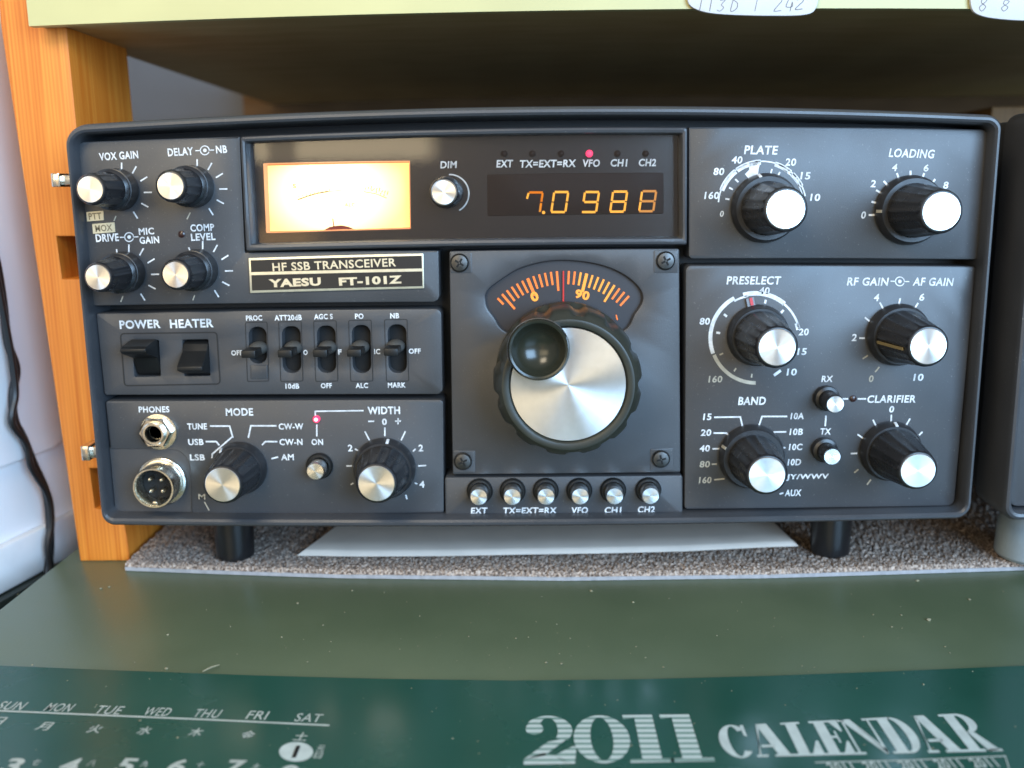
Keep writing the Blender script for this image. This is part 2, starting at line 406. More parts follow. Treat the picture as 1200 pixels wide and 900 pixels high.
M['cord'] = mat('black_cord', (.010, .010, .011), .3)
M['tag'] = mat('white_paper', (.86, .85, .83), .8, var=.05, vscale=80)
M['tagpaper'] = mat('tag_paper', (.58, .57, .58), .8, var=.06, vscale=80)
M['pencil'] = mat('pencil', (.16, .15, .15), .7)
M['rubber'] = mat('grey_rubber', (.26, .31, .34), .55, var=.15, vscale=60, bump=.2, bscale=700)
M['blackrubber'] = mat('black_foot', (.012, .012, .013), .28, var=.2, vscale=90)
M['specks'] = mat('crumbs', (.24, .22, .14), .8, var=.3, vscale=900)

def desk_mat():
    m, nt, b = newmat('green_vinyl'); t = nt.nodes.new('ShaderNodeTexCoord')
    n = nt.nodes.new('ShaderNodeTexNoise'); n.inputs['Scale'].default_value = 14; n.inputs['Detail'].default_value = 8; nt.links.new(t.outputs['Object'], n.inputs['Vector'])
    cr = nt.nodes.new('ShaderNodeValToRGB'); cr.color_ramp.elements[0].color = (.090, .125, .072, 1); cr.color_ramp.elements[1].color = (.120, .156, .092, 1)
    cr.color_ramp.elements[0].position = .35; cr.color_ramp.elements[1].position = .7
    nt.links.new(n.outputs[0], cr.inputs[0])
    v = nt.nodes.new('ShaderNodeTexNoise'); v.inputs['Scale'].default_value = 900; v.inputs['Detail'].default_value = 2; nt.links.new(t.outputs['Object'], v.inputs['Vector'])
    st = nt.nodes.new('ShaderNodeMapRange'); st.inputs[1].default_value = .70; st.inputs[2].default_value = .76; nt.links.new(v.outputs[0], st.inputs[0])
    mx = nt.nodes.new('ShaderNodeMix'); mx.data_type = 'RGBA'; nt.links.new(st.outputs[0], mx.inputs[0]); nt.links.new(cr.outputs[0], mx.inputs[6]); mx.inputs[7].default_value = (.13, .14, .09, 1)
    nt.links.new(mx.outputs[2], b.inputs['Base Color'])
    r = nt.nodes.new('ShaderNodeMapRange'); r.inputs[3].default_value = .20; r.inputs[4].default_value = .50; nt.links.new(n.outputs[0], r.inputs[0]); nt.links.new(r.outputs[0], b.inputs['Roughness'])
    bp = nt.nodes.new('ShaderNodeBump'); bp.inputs['Strength'].default_value = .10; bp.inputs['Distance'].default_value = .0003; nt.links.new(v.outputs[0], bp.inputs['Height']); nt.links.new(bp.outputs[0], b.inputs['Normal'])
    return m
M['desk'] = desk_mat()
M['calendar'] = mat('calendar_green', (.015, .074, .052), .26, var=.10, vscale=18, rvar=.08, bump=.06, bscale=60)
M['calink'] = mat('calendar_ink', (.48, .54, .51), .5, var=.12, vscale=200)
M['calinkdim'] = mat('calendar_ink_thin', (.42, .46, .42), .5, var=.12, vscale=200)
def striped():
    m, nt, b = newmat('striped_print'); t = nt.nodes.new('ShaderNodeTexCoord'); w = nt.nodes.new('ShaderNodeTexWave'); w.bands_direction = 'Y'; w.inputs['Scale'].default_value = 112
    nt.links.new(t.outputs['Object'], w.inputs['Vector']); cr = nt.nodes.new('ShaderNodeValToRGB'); cr.color_ramp.elements[0].color = (.14, .24, .20, 1); cr.color_ramp.elements[1].color = (.50, .56, .53, 1)
    cr.color_ramp.elements[0].position = .25; cr.color_ramp.elements[1].position = .55
    nt.links.new(w.outputs[1], cr.inputs[0]); nt.links.new(cr.outputs[0], b.inputs['Base Color']); b.inputs['Roughness'].default_value = .5; return m
M['striped'] = striped()
def carpet_mat():
    m, nt, b = newmat('carpet_fibre'); t = nt.nodes.new('ShaderNodeTexCoord'); b.inputs['Roughness'].default_value = .95; b.inputs['Specular IOR Level'].default_value = .1
    n = nt.nodes.new('ShaderNodeTexNoise'); n.inputs['Scale'].default_value = 1000; n.inputs['Detail'].default_value = 4; nt.links.new(t.outputs['Object'], n.inputs['Vector'])
    cr = nt.nodes.new('ShaderNodeValToRGB'); e = cr.color_ramp.elements; e[0].position = .36; e[0].color = (.088, .063, .050, 1); e[1].position = .64; e[1].color = (.54, .44, .37, 1)
    x = cr.color_ramp.elements.new(.5); x.color = (.29, .225, .185, 1)
    nt.links.new(n.outputs[0], cr.inputs[0]); nt.links.new(cr.outputs[0], b.inputs['Base Color']); return m
M['carpet'] = carpet_mat()
def glass_mat():
    m, nt, b = newmat('display_glass'); nt.nodes.remove(b)
    tr = nt.nodes.new('ShaderNodeBsdfTransparent'); gl = nt.nodes.new('ShaderNodeBsdfGlossy'); gl.inputs['Roughness'].default_value = .02
    tr.inputs[0].default_value = (.97, .96, .95, 1)
    fr = nt.nodes.new('ShaderNodeFresnel'); fr.inputs[0].default_value = 1.5; mx = nt.nodes.new('ShaderNodeMixShader')
    nt.links.new(fr.outputs[0], mx.inputs[0]); nt.links.new(tr.outputs[0], mx.inputs[1]); nt.links.new(gl.outputs[0], mx.inputs[2])
    nt.links.new(mx.outputs[0], nt.nodes['Material Output'].inputs[0]); return m
M['glass'] = glass_mat()

# ================================================================== SETTING
ZD = -0.030                                     # desk top
bm = bmesh.new(); box(bm, (-0.212, -0.42, ZD - .03), (0.75, 0.410, ZD), .0015)
desk = tag(obj('desk_surface', bm, M['desk']), kind='structure')
bm = bmesh.new(); box(bm, (-1.6, .42, -.8), (1.6, .44, 1.2)); tag(obj('rear_wall', bm, M['rear'], smooth=False), 'plain grey wall behind the shelf, seen left of the radio top', 'wall')
bm = bmesh.new(); box(bm, (-1.6, -1.6, -.82), (1.6, .42, -.80)); tag(obj('floor', bm, M['gap'], smooth=False), kind='structure')

# left white wall with a raised panel, a rail and a skirting
WX = -0.247
WA = math.radians(12)                           # wall turned towards the room so that it catches more light
def onW(x, y, off):
    n = Vector((math.cos(WA), -math.sin(WA), 0)); p0 = Vector((WX, 0, 0)) + n * off; d = ray(x, y); return CAM + d * ((p0 - CAM).dot(n) / d.dot(n))
sw = thing('white_side_wall', 'white painted wall with a raised round cornered panel left of the wooden post', 'wall', (WX, .0, -.3))
bm = bmesh.new(); box(bm, (WX - .02, -.05, -.8), (WX, .118, .75)); obj('wall_face', bm, M['wall'], sw)
bm = bmesh.new()                                # raised panel: outline in Y,Z
def yz_prism(bm, loop, x0, x1, bev):
    t = bmesh.new(); prism(t, [(y, z) for y, z in loop], x1, x0, bev)     # builds facing -Y; turn it to face +X
    vm = {}
    for v in t.verts: vm[v] = bm.verts.new((v.co.y, v.co.x, v.co.z))
    for f in t.faces: bm.faces.new([vm[v] for v in f.verts])
    t.free(); bmesh.ops.recalc_face_normals(bm, faces=bm.faces)
lp = [(-.04, .0125), (.0735, .0125)] + [(.0735 + .014 * math.sin(a), .0265 - .014 * math.cos(a)) for a in [PI / 2 * i / 8 for i in range(1, 9)]] + [(.0875, .7), (-.04, .7)]
t = bmesh.new(); prism(t, lp, -.004, .0, .0015); 
for v in t.verts: v.co = Vector((WX - v.co.y, v.co.x, v.co.z))
bmesh.ops.recalc_face_normals(t, faces=t.faces); obj('raised_panel', t, M['wall'], sw)
bm = bmesh.new(); box(bm, (WX, -.045, -.0430), (WX + .005, .118, -.0222), .0015); obj('rail', bm, M['trim'], sw)
bm = bmesh.new(); box(bm, (WX, -.045, -.12), (WX + .009, .118, -.0435), .001); obj('dark_seal', bm, mat('dark_seal', (.020, .030, .028), .4), sw)
sw.rotation_euler.z = -WA

# ------------------------------------------------------------------ wooden shelf: post, board, pale edge strip, rear board
sh = thing('wooden_shelf', 'pine shelf with pale yellow front edge and notched orange post above the radio', 'shelf', (-.19, .06, ZD))
YP = .034
post_px = [(-3, -12), (0, 28), (44, 320), (93.5, 655.5), (152, 658), (148.5, 628), (143, 600),
           (111.5, 596), (105, 549), (137, 549), (109, 327), (73, 327), (66, 277), (102, 277), (89, 142), (77.5, 28), (73, -12)]
loop = XZ(post_px, YP); loop = [(x, max(z, ZD + .0002)) if i not in (3, 4) else (x, ZD) for i, (x, z) in enumerate(loop)]
bm = bmesh.new(); prism(bm, loop, YP, .094, .0008)
obj('post', bm, M['wood'], sh)
ZS = .1978
bm = bmesh.new()
nn = 16
def sag(x): return -.0060 * ((x - .0) / .2) ** 2 * .45
def slab(bm, x0, x1, y0, y1, z0, z1, n=24):
    V = []
    for i in range(n + 1):
        x = x0 + (x1 - x0) * i / n; s = sag(max(-.25, min(.25, x)))
        V.append([bm.verts.new((x, y, z + s)) for y, z in ((y0, z0), (y1, z0), (y1, z1), (y0, z1))])
    for a, b in zip(V, V[1:]):
        for j in range(4): bm.faces.new((a[j], a[(j + 1) % 4], b[(j + 1) % 4], b[j]))
    bm.faces.new(V[0]); bm.faces.new(V[-1]); bmesh.ops.recalc_face_normals(bm, faces=bm.faces); return bm
ZB = .1995
obj('board', slab(bm, -.1945, .42, .026, .386, ZB, ZB + .022), M['ply'], sh)
obj('edge_strip', slab(bmesh.new(), -.195, .42, .0215, .0258, ZB - .0012, ZB + .024), M['strip'], sh)
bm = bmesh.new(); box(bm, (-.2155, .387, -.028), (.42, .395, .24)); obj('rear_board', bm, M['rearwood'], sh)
bm = bmesh.new(); box(bm, (.262, .20, -.028), (.288, .26, .1735), .001); obj('post', bm, wood('brown_post', (.20, .10, .03), (.28, .15, .05)), sh)

# paper tags on the shelf edge
for px, lab in (([(806, -14), (807, 4), (822, 13), (850, 17), (905, 18.5), (945, 17), (957, 8), (960, -14)], 'white paper tag with pencil writing on the shelf edge above the lit display'),
                ([(1137, -14), (1139, 10), (1152, 19), (1180, 23), (1212, 24), (1240, 20), (1242, -14)], 'white paper tag with pencil writing at the right end of the shelf edge')):
    P = smooth_path([(x, y, 0) for x, y in px], 4); n = len(P)
    bm = bmesh.new(); prism(bm, XZ([(p.x, p.y) for p in P], .0195), .0195, .0208, .0003)
    o = tag(obj('paper_tag', bm, M['tagpaper']), lab, 'tag', 'paper tags on the shelf edge')
    bm = bmesh.new(); x0 = px[0][0] + 14; x1 = px[-1][0] - 12; rs = random.Random(int(x0))
    FIG = [[(0, .2), (.3, 0), (.6, .25), (.3, .6), (0, 1), (.7, .95)], [(.1, .1), (.6, .05), (.3, .45), (.6, .7), (.3, 1), (0, .9)], [(.6, .1), (.2, 0), (.1, .35), (.6, .65), (.3, 1), (0, .7), (.5, .3), (.6, .1)],
           [(.3, 0), (.3, 1)], [(.1, 0), (0, .6), (.6, .6), (.5, .2), (.5, 1)], [(.1, 0), (.1, 1), (.6, .8), (.6, .3), (.1, 0)], [(0, .1), (.6, .1), (.2, 1)], [(.6, .3), (.2, .1), (.1, .6), (.5, .6), (.5, .1), (.5, 1)]]
    x = x0 - 4
    while x < x1 - 10:
        g = rs.choice(FIG); h = rs.uniform(13, 17); yb = 13 if x < x0 + (x1 - x0) * .85 else 11
        P_ = smooth_path([(x + (a + (1 - b) * .25) * 12, yb - h + b * h, 0) for a, b in g], 3)
        stroke(bm, [(q.x, q.y) for q in P_], rs.uniform(.7, 1.0), .0194); x += rs.choice((12, 13, 15, 26))
    obj('handwriting', bm, M['pencil'], o, smooth=False)

# ------------------------------------------------------------------ carpet mat
cp = thing('carpet_mat', 'brown speckled carpet offcut lying under the radio', 'carpet', (0, .1, ZD))
front = [(147, 669), (250, 673), (400, 678), (660, 681), (900, 678), (1050, 673.5), (1190, 669), (1290, 664)]
fp = [onZ(x, y, ZD) for x, y in front]
def frontY(x):
    for a, b in zip(fp, fp[1:]):
        if a.x <= x <= b.x: return a.y + (b.y - a.y) * (x - a.x) / (b.x - a.x)
    return fp[0].y if x < fp[0].x else fp[-1].y
XL = fp[0].x
bm = bmesh.new(); NX, NY = 560, 90; rs = random.Random(3)
XR = .30; V = []
for i in range(NX + 1):
    x = XL + (XR - XL) * i / NX; y0 = frontY(x); row = []
    for j in range(NY + 1):
        t = (j / NY) ** 1.6; y = y0 + .0006 + (.285 - y0) * t
        h = ZD + .0034 + rs.uniform(-.0005, .0006)
        if j == 0: h = ZD + .0016; y -= .0006
        row.append(bm.verts.new((x + rs.uniform(-.0002, .0002) * (0 < i < NX), y + rs.uniform(-.0003, .0003), h)))
    V.append(row)
for i in range(NX):
    for j in range(NY): bm.faces.new((V[i][j], V[i + 1][j], V[i + 1][j + 1], V[i][j + 1]))
obj('pile', bm, M['carpet'], cp, smooth=False)
bm = bmesh.new(); lp = [(XL + (XR - XL) * i / 60, frontY(XL + (XR - XL) * i / 60) - .0002) for i in range(61)] + [(XR, .285), (XL, .285)]
A = [bm.verts.new((x, y, ZD + .0002)) for x, y in lp]; B = [bm.verts.new((x, y, ZD + .0018)) for x, y in lp]
for i in range(len(A)): bm.faces.new((A[i], A[(i + 1) % len(A)], B[(i + 1) % len(A)], B[i]))
bm.faces.new(B); bmesh.ops.recalc_face_normals(bm, faces=bm.faces)
obj('backing', bm, mat('jute_backing', (.34, .34, .36), .8, var=.15, vscale=300), cp, smooth=False)

# paper under the radio
ZC = ZD + .0045
bm = bmesh.new(); fr_ = [(348, 651), (420, 652), (520, 651.5), (600, 650), (700, 648.5), (800, 646), (900, 641), (936, 640)]
bk = [(400, 612), (460, 611), (540, 610), (610, 609), (700, 608), (790, 607), (860, 606), (900, 606)]
V = [[bm.verts.new(onZ(f[0] + (b[0] - f[0]) * t, f[1] + (b[1] - f[1]) * t, ZC + (.0003 + .0002 * math.sin(f[0] * .05), .0018, .0023, .0022, .0021, .002)[ti])) for ti, t in enumerate((0, .13, .2, .45, .7, 1))] for f, b in zip(fr_, bk)]
for a, b in zip(V, V[1:]):
    for j in range(5): bm.faces.new((a[j], b[j], b[j + 1], a[j + 1]))
bmesh.ops.recalc_face_normals(bm, faces=bm.faces)
for f in bm.faces:
    if f.normal.z < 0: f.normal_flip()
r = bmesh.ops.solidify(bm, geom=list(bm.faces), thickness=.0003)
paper = tag(obj('paper_sheet', bm, mat('thin_paper', (.70, .64, .57), .8, var=.06, vscale=60)), 'white paper sheet lying on the carpet under the radio', 'paper')
# ------------------------------------------------------------------ black cord on the left wall
P = [onW(x, y, .007) for x, y in ((-22, 255), (-6, 300), (3, 350), (9, 400), (19, 432), (15, 462), (17, 492), (28, 515), (40, 545), (54, 577), (58, 610), (59, 640), (56, 668), (52, 690), (48, 715))]
bm = tube(smooth_path(P, 6), .0019, 8)
P2 = [onW(x, y, .010) for x, y in ((-20, 262), (-8, 305), (1, 352), (11, 404), (16, 436), (18, 463), (14, 495), (31, 520), (37, 548), (56, 580), (60, 612), (56, 640), (60, 668), (57, 690), (54, 715))]
tube(smooth_path(P2, 6), .0016, 8, bm)
tag(obj('black_cord', bm, M['cord']), 'black twin power cord hanging down the white wall at the left', 'cord')

# ------------------------------------------------------------------ calendar sheet on the desk
cal = thing('desk_calendar', 'dark green calendar sheet lying flat on the green desk, white print', 'calendar', (0, -.14, ZD))
ZK = ZD + .0008
top = [(-40, 777), (0, 780), (150, 786), (300, 791.5), (450, 795.5), (600, 797.5), (750, 796), (900, 792), (1050, 786.5), (1200, 780), (1250, 777)]
T_ = [onZ(x, y, ZK) for x, y in top]
lp = [(p.x, p.y) for p in T_] + [(T_[-1].x + .004, -.30), (T_[0].x - .004, -.30)]
bm = bmesh.new(); A = [bm.verts.new((x, y, ZD + .0001)) for x, y in lp]; B = [bm.verts.new((x, y, ZK)) for x, y in lp]
for i in range(len(A)): bm.faces.new((A[i], A[(i + 1) % len(A)], B[(i + 1) % len(A)], B[i]))
bm.faces.new(B); bmesh.ops.recalc_face_normals(bm, faces=bm.faces)
sheet = obj('sheet', bm, M['calendar'], cal, smooth=False)
ZI = ZK + .00012
def fnK(x, y): return onZ(x, y, ZI)
def unitK(c):
    o = fnK(*c); ex = Vector(((fnK(c[0] + 1, c[1]) - o).length, 0, 0)); k = (fnK(c[0], c[1] - 1) - o); ey = Vector((0, abs(k.y), 0)); return o, ex, ey
def ktext(bm, s, cx, cy, w, h, dy=0.0, bold=.01, shear=0.0):
    vs, fs = glyphs(s, bold); o, ex, ey = unitK((cx, cy))
    a = (fnK(cx + 10, cy + dy * 10) - o); ang = math.atan2(a.y, a.x)
    e1 = Vector((math.cos(ang), math.sin(ang), 0)) * ex.length; e2 = Vector((-math.sin(ang), math.cos(ang), 0)) * ey.length
    put2d(bm, vs, fs, (cx, cy), w, h, 0, shear, None, lambda c: (o, e1, e2))
bm = bmesh.new()
for s, x, y in (('SUN', 14, 827), ('MON', 70, 829), ('TUE', 128, 832), ('WED', 185, 834), ('THU', 243, 836), ('FRI', 302, 838), ('SAT', 362, 841)):
    ktext(bm, s, x, y, 31 if s != 'FRI' else 24, 9.5, .04, .008)
stroke(bm, [(-10, 832.5), (130, 838.5), (260, 844), (386, 850)], 2.0, 0, fn=fnK)
for s, x, y in (('日', -3, 845), ('月', 52, 851), ('火', 112, 854), ('水', 170, 856), ('木', 230, 858), ('金', 291, 861), ('土', 353, 863)):
    ktext(bm, s, x, y, 16, 9.5, .04, .012)
for s, x, y in (('3', 15, 897), ('4', 82, 897), ('5', 148, 897), ('6', 208, 898), ('7', 275, 899), ('8', 338, 905)):
    ktext(bm, s, x, y, 21, 17, .04, .03)
for s, x, y in (('七', 43, 893), ('八', 108, 894), ('九', 170, 895), ('十', 235, 896), ('土', 300, 898), ('元', 376, 877), ('日', 373, 885)):
    ktext(bm, s, x, y, 9, 7, .04, .012)
obj('weekday_print', bm, M['calinkdim'], sheet, smooth=False)
bm = bmesh.new(); disc(bm, (347, 881), 20, 0, 28, fn=fnK, ry=11.5); obj('date_spot', bm, M['calink'], sheet, smooth=False)
bm = bmesh.new(); vs, fs = glyphs('1', .03)
o_, ex_, ey_ = unitK((347, 881)); put2d(bm, vs, fs, (347, 881), 5, 14, 0, 0, None, lambda c: (o_ + Vector((0, 0, .0001)), ex_, ey_)); obj('date_number', bm, M['black'], sheet, smooth=False)

# fat-face serif letters drawn as polygons, unit height
def rect(x0, y0, x1, y1): return [(x0, y0), (x1, y0), (x1, y1), (x0, y1)]
def ell(cx, cy, rx, ry, a0=0, a1=360, n=20): return [(cx + rx * math.cos(math.radians(a0 + (a1 - a0) * i / n)), cy + ry * math.sin(math.radians(a0 + (a1 - a0) * i / n))) for i in range(n + 1)]
def crescent(cx, cy, rx, ry, tx, ty, a0, a1, n=22):
    """annular sector with thick sides: outer ellipse rx,ry and inner rx-tx, ry-ty -> quads"""
    o = ell(cx, cy, rx, ry, a0, a1, n); i = ell(cx, cy, rx - tx, ry - ty, a0, a1, n)
    return [[o[k], o[k + 1], i[k + 1], i[k]] for k in range(n)]
GL = {
 '2': (.78, crescent(.37, .68, .35, .32, .21, .05, -40, 150) + [ell(.17, .72, .13, .13, 0, 350, 14)] + [[(.36, .44), (.66, .52), (.30, .16), (.02, .10)], [(.02, .0), (.02, .10), (.30, .22), (.45, .17), (.70, .0)], [(.45, .17), (.70, .34), (.76, .34), (.72, .0), (.60, .0)]]),
 '0': (.80, crescent(.40, .5, .40, .5, .24, .05, 0, 360, 36)),
 '1': (.60, [rect(.17, .06, .44, 1.0), rect(.0, 0, .60, .07), [(.0, .90), (.17, .93), (.17, 1.0), (.0, 1.0)]]),
 'C': (.86, crescent(.44, .5, .44, .52, .26, .05, 40, 320, 30) + [[(.70, .98), (.80, 1.0), (.80, .62), (.72, .66)]]),
 'A': (1.0, [[(.30, 1.0), (.60, 1.0), (.90, .05), (.58, .05)], [(.36, .92), (.30, 1.0), (.12, .05), (.07, .05)], rect(.22, .28, .6, .35), rect(.0, 0, .30, .06), rect(.48, 0, 1.0, .06)]),
 'L': (.80, [rect(.12, .06, .42, .94), rect(.0, 0, .80, .06), rect(.0, .94, .54, 1.0), [(.50, .06), (.80, .06), (.80, .42), (.74, .42)]]),
 'E': (.82, [rect(.12, .06, .42, .94), rect(.0, 0, .82, .06), rect(.0, .94, .80, 1.0), [(.55, .06), (.82, .06), (.82, .38), (.77, .38)], [(.55, .94), (.80, .94), (.80, .66), (.75, .66)], rect(.42, .48, .56, .54), [(.56, .34), (.61, .34), (.61, .68), (.56, .68)]]),
 'N': (1.0, [rect(.10, .06, .16, .94), rect(.82, .06, .88, 1.0), [(.04, 1.0), (.36, 1.0), (.88, .0), (.80, .0), (.16, .9)], [(.40, .95), (.36, 1.0), (.82, .0), (.88, .0), (.88, .12)], rect(.0, 0, .28, .06), rect(.70, .94, 1.0, 1.0), rect(.0, .94, .2, 1.0)]),
 'D': (.92, [rect(.12, .06, .42, .94), rect(.0, 0, .5, .06), rect(.0, .94, .5, 1.0)] + crescent(.46, .5, .46, .5, .26, .06, -90, 90, 22)),
 'R': (.98, [rect(.12, .06, .42, .94), rect(.0, 0, .54, .06), rect(.0, .94, .5, 1.0)] + crescent(.46, .74, .40, .26, .25, .05, -90, 90, 18) + [[(.44, .50), (.60, .52), (.92, .04), (.62, .0)], rect(.62, 0, .98, .06)]),
}
def word(bm, s, px, wts, fn, overlap=0.0):
    """px: (x_left, base_y_left, x_right, base_y_right, height_left, height_right), lean via verticals of the plane"""
    xl, yl, xr, yr, hl, hr = px; tot = sum(GL[c][0] for c in s) + .05 * (len(s) - 1) - overlap * (len(s) - 1); u = 0
    for ch in s:
        w, polys = GL[ch]
        for pl in polys:
            V = []
            for x, y in pl:
                t = (u + x) / tot; bx = xl + (xr - xl) * t; by = yl + (yr - yl) * t; h = hl + (hr - hl) * t
                o, ex, ey = unitK((bx, by)); k = (fnK(bx, by - 1) - o).y; V.append(bm.verts.new(o + Vector((0, k * h * y, 0))))
            try: bm.faces.new(V)
            except ValueError: pass
        u += w + .05 - overlap
bm = bmesh.new(); word(bm, '2011', (612, 896, 838, 892, 62, 60), None, None, .10); obj('year_print', bm, M['striped'], sheet, smooth=False)
bm = bmesh.new(); word(bm, 'CALENDAR', (850, 888, 1176, 880, 39, 48), None, None, .05); obj('title_print', bm, M['calink'], sheet, smooth=False)
bm = bmesh.new(); stroke(bm, [(955, 893.5), (1060, 891), (1178, 886), (1184, 905)], 1.3, 0, fn=fnK)
for k in range(5): ktext(bm, '2011', 985 + k * 42, 899 - k * 1.3, 30, 11, -.03, .02)
obj('fine_print', bm, M['calinkdim'], sheet, smooth=False)

# crumbs and a splinter on the desk
bm = bmesh.new(); rs = random.Random(11)
for k in range(170):
    x, y = rs.uniform(20, 1190), rs.uniform(690, 790) if k < 120 else rs.uniform(795, 890)
    p = onZ(x, y, ZD if y < 770 else ZK); s = rs.choice((.0001, .00012, .00015, .00015, .0002, .0002, .00035)) * rs.uniform(.7, 1.3)
    r = bmesh.ops.create_icosphere(bm, subdivisions=1, radius=s)
    for v in r['verts']: v.co = Vector((v.co.x * rs.uniform(.7, 1.7), v.co.y * rs.uniform(.7, 1.7), v.co.z * .7)) + p + Vector((0, 0, s * .4))
for x, y, s in ((1088, 727, .0008), (1136, 703, .0006), (1075, 681, .0006), (693, 693, .0006), (742, 706, .0004), (640, 777, .0005), (195, 784, .0006), (1045, 735, .0004), (330, 747, .0004), (840, 745, .0003), (118, 690, .0005), (128, 688, .0004)):
    p = onZ(x, y, ZD); r = bmesh.ops.create_icosphere(bm, subdivisions=1, radius=s)
    for v in r['verts']: v.co = Vector((v.co.x * rs.uniform(.8, 1.7), v.co.y * rs.uniform(.6, 1.3), v.co.z * .7)) + p + Vector((0, 0, s * .4))
tag(obj('crumbs', bm, M['specks']), kind='stuff')
a, b = onZ(237, 787, ZD + .0012), onZ(257, 779, ZD + .0012)
bm = tube([a, a.lerp(b, .5) + Vector((0, 0, .0003)), b], [.0002, .0004, .0002], 6)
tag(obj('splinter', bm, M['specks']), 'thin pale wood splinter lying on the green desk edge by the calendar', 'splinter')

# ------------------------------------------------------------------ dark cabinet at the right edge
ec = thing('equipment_cabinet', 'dark grey radio cabinet on a round grey foot, cut off at the right edge', 'cabinet', (.24, .1, ZD))
x0, zt, zb = onY(1178, 580, -.005).x, .157, -.0008
def rrect(x0, x1, z0, z1, r, n=7):
    out = []
    for cx, cz, a in ((x1 - r, z1 - r, 0), (x0 + r, z1 - r, 90), (x0 + r, z0 + r, 180), (x1 - r, z0 + r, 270)):
        out += [(cx + r * math.cos(math.radians(a + 90 * i / n)), cz + r * math.sin(math.radians(a + 90 * i / n))) for i in range(n + 1)]
    return out
O = rrect(x0, x0 + .16, zb, zt, .006); I = rrect(x0 + .0036, x0 + .1564, zb + .0036, zt - .0036, .0035)
obj('bezel', loft_ring([[(o[0] + (i[0] - o[0]) * t, y, o[1] + (i[1] - o[1]) * t) for o, i in zip(O, I)] for t, y in ((0, .02), (0, -.003), (.25, -.0046), (.5, -.005), (.8, -.0046), (1, -.003), (1, .004))]), M['bezel'], ec)
bm = bmesh.new(); prism(bm, rrect(x0 + .0046, x0 + .1554, zb + .0046, zt - .0046, .003), .0, .008, .0006); obj('front_panel', bm, M['panel'], ec)
bm = bmesh.new(); prism(bm, rrect(x0 + .003, x0 + .157, zb + .002, zt - .002, .006), .0085, .28, 0); obj('case', bm, M['case'], ec)
fc = onZ(1198, 632, ZD + .004); bm = bmesh.new()
def zlathe(prof, cx, cy, n=32, bm=None):
    t = lathe([(r, z) for r, z in prof], 0, 0, n); 
    for v in t.verts: v.co = Vector((cx + v.co.x, cy + v.co.z, v.co.y))
    bmesh.ops.recalc_face_normals(t, faces=t.faces); return t
obj('foot', zlathe([(0, ZD + .0046), (.0145, ZD + .0046), (.0155, ZD + .006), (.015, ZD + .018), (.0138, ZD + .027), (.012, ZD + .0295), (0, ZD + .0295)], .2135, .022), M['rubber'], ec)

# ================================================================== THE RADIO
R = thing('radio_transceiver', 'dark grey amateur radio with lit meter, amber digits and silver capped knobs', 'radio', (0, .14, ZD))
YB = .014
ro = rpoly([(73, 146.5), (1177, 134.5), (1138.5, 609), (118.5, 617)], [24, 16, 20, 17], 8)
ri = rpoly([(81.5, 157.5), (1167, 145.5), (1131, 599.5), (124.5, 606.5)], [17, 9, 13, 10], 8)
assert len(ro) == len(ri), (len(ro), len(ri))
obj('bezel', ring_frame(ro, ri, [(0, .02), (0, -.0042), (.12, -.0058), (.35, -.0068), (.62, -.0069), (.86, -.0062), (1, -.0045), (1.03, .002), (1.03, .016)], -.0068), M['bezel'], R)
bm = bmesh.new(); prism(bm, rrect(-.1625, .1625, .004, .1528, .008), .0202, .30, 0); obj('case', bm, M['case'], R)
bm = bmesh.new(); prism(bm, XZ(rpoly([(78, 152.5), (1171, 140.5), (1134.5, 604), (121.5, 611.5)], 14), -.0068), YB + .0005, .0195, 0); obj('chassis_plate', bm, M['gap'], R)
for p in ((210, 133),):
    c_ = onY(*p, .22); bm = zlathe([(0, .1529), (.008, .1529), (.008, .161), (.006, .1635), (0, .164)], c_.x, .22, 20); obj('top_stud', bm, mat('blue_black', (.03, .03, .05), .4), R)
for (x, y) in ((250, 0), (950, 0)):
    cx = onY(275 if x == 250 else 973, 630, .030).x
    obj('foot', zlathe([(0, ZD + .0036), (.0075, ZD + .0036), (.0082, ZD + .0045), (.0086, ZD + .02), (.0086, .0045), (0, .0045)], cx, .030, 32), M['blackrubber'], R)
for (x, y) in ((-.11, .25), (.11, .25)):
    obj('foot', zlathe([(0, ZD + .0036), (.0085, ZD + .0036), (.0086, .0045), (0, .0045)], x, y, 20), M['blackrubber'], R)
for a, b in (((59, 203), (77, 219)), ((94, 523), (112, 540))):          # bright clips on the left side
    p, q = onY(*a, .010), onY(*b, .010); bm = bmesh.new()
    box(bm, (p.x, .010, q.z), (p.x + .0034, .022, p.z), .0004); box(bm, (p.x + .0030, .0115, q.z + .0008), (-.1620, .0215, p.z - .0008), .0002)
    obj('side_clip', bm, M['chrome'], R)

# ---- front plates
H = {}
def hole(name, l): H[name] = l; return l
slots = [(287.5, 313, 0), (326.5, 353, 1), (367.5, 394, 1), (408.5, 435, 1), (450.5, 477, 1)]
slot_holes = [rpoly([(a + 3.5, 383 - i * .7), (b - 1, 383 - i * .7), (b, 437 if f else 426), (a + 5, 437 if f else 426)], 9.5, 5) for i, (a, b, f) in enumerate(slots)]
rock_holes = [rpoly([(155, 399), (186, 398.5), (188.5, 441), (157.5, 442)], 1.5, 2), rpoly([(213.5, 398), (244, 397.5), (246.5, 440.5), (216, 441)], 1.5, 2)]
PA = obj('upper_left_plate', plate(rpoly([(90, 166.5), (281, 160), (287, 296), (514, 293.5), (515, 354), (108, 358.5)], [8, 1, 1, 2, 8, 4]), 0, YB, .0006), M['panel'], R)
PB = obj('switch_plate', plate(rpoly([(112.5, 367.5), (517, 362), (519, 462), (122.5, 463)], [2, 7, 7, 3]), .0006, YB, .0005, slot_holes + rock_holes, hole_bev=.0002), M['panel'], R)
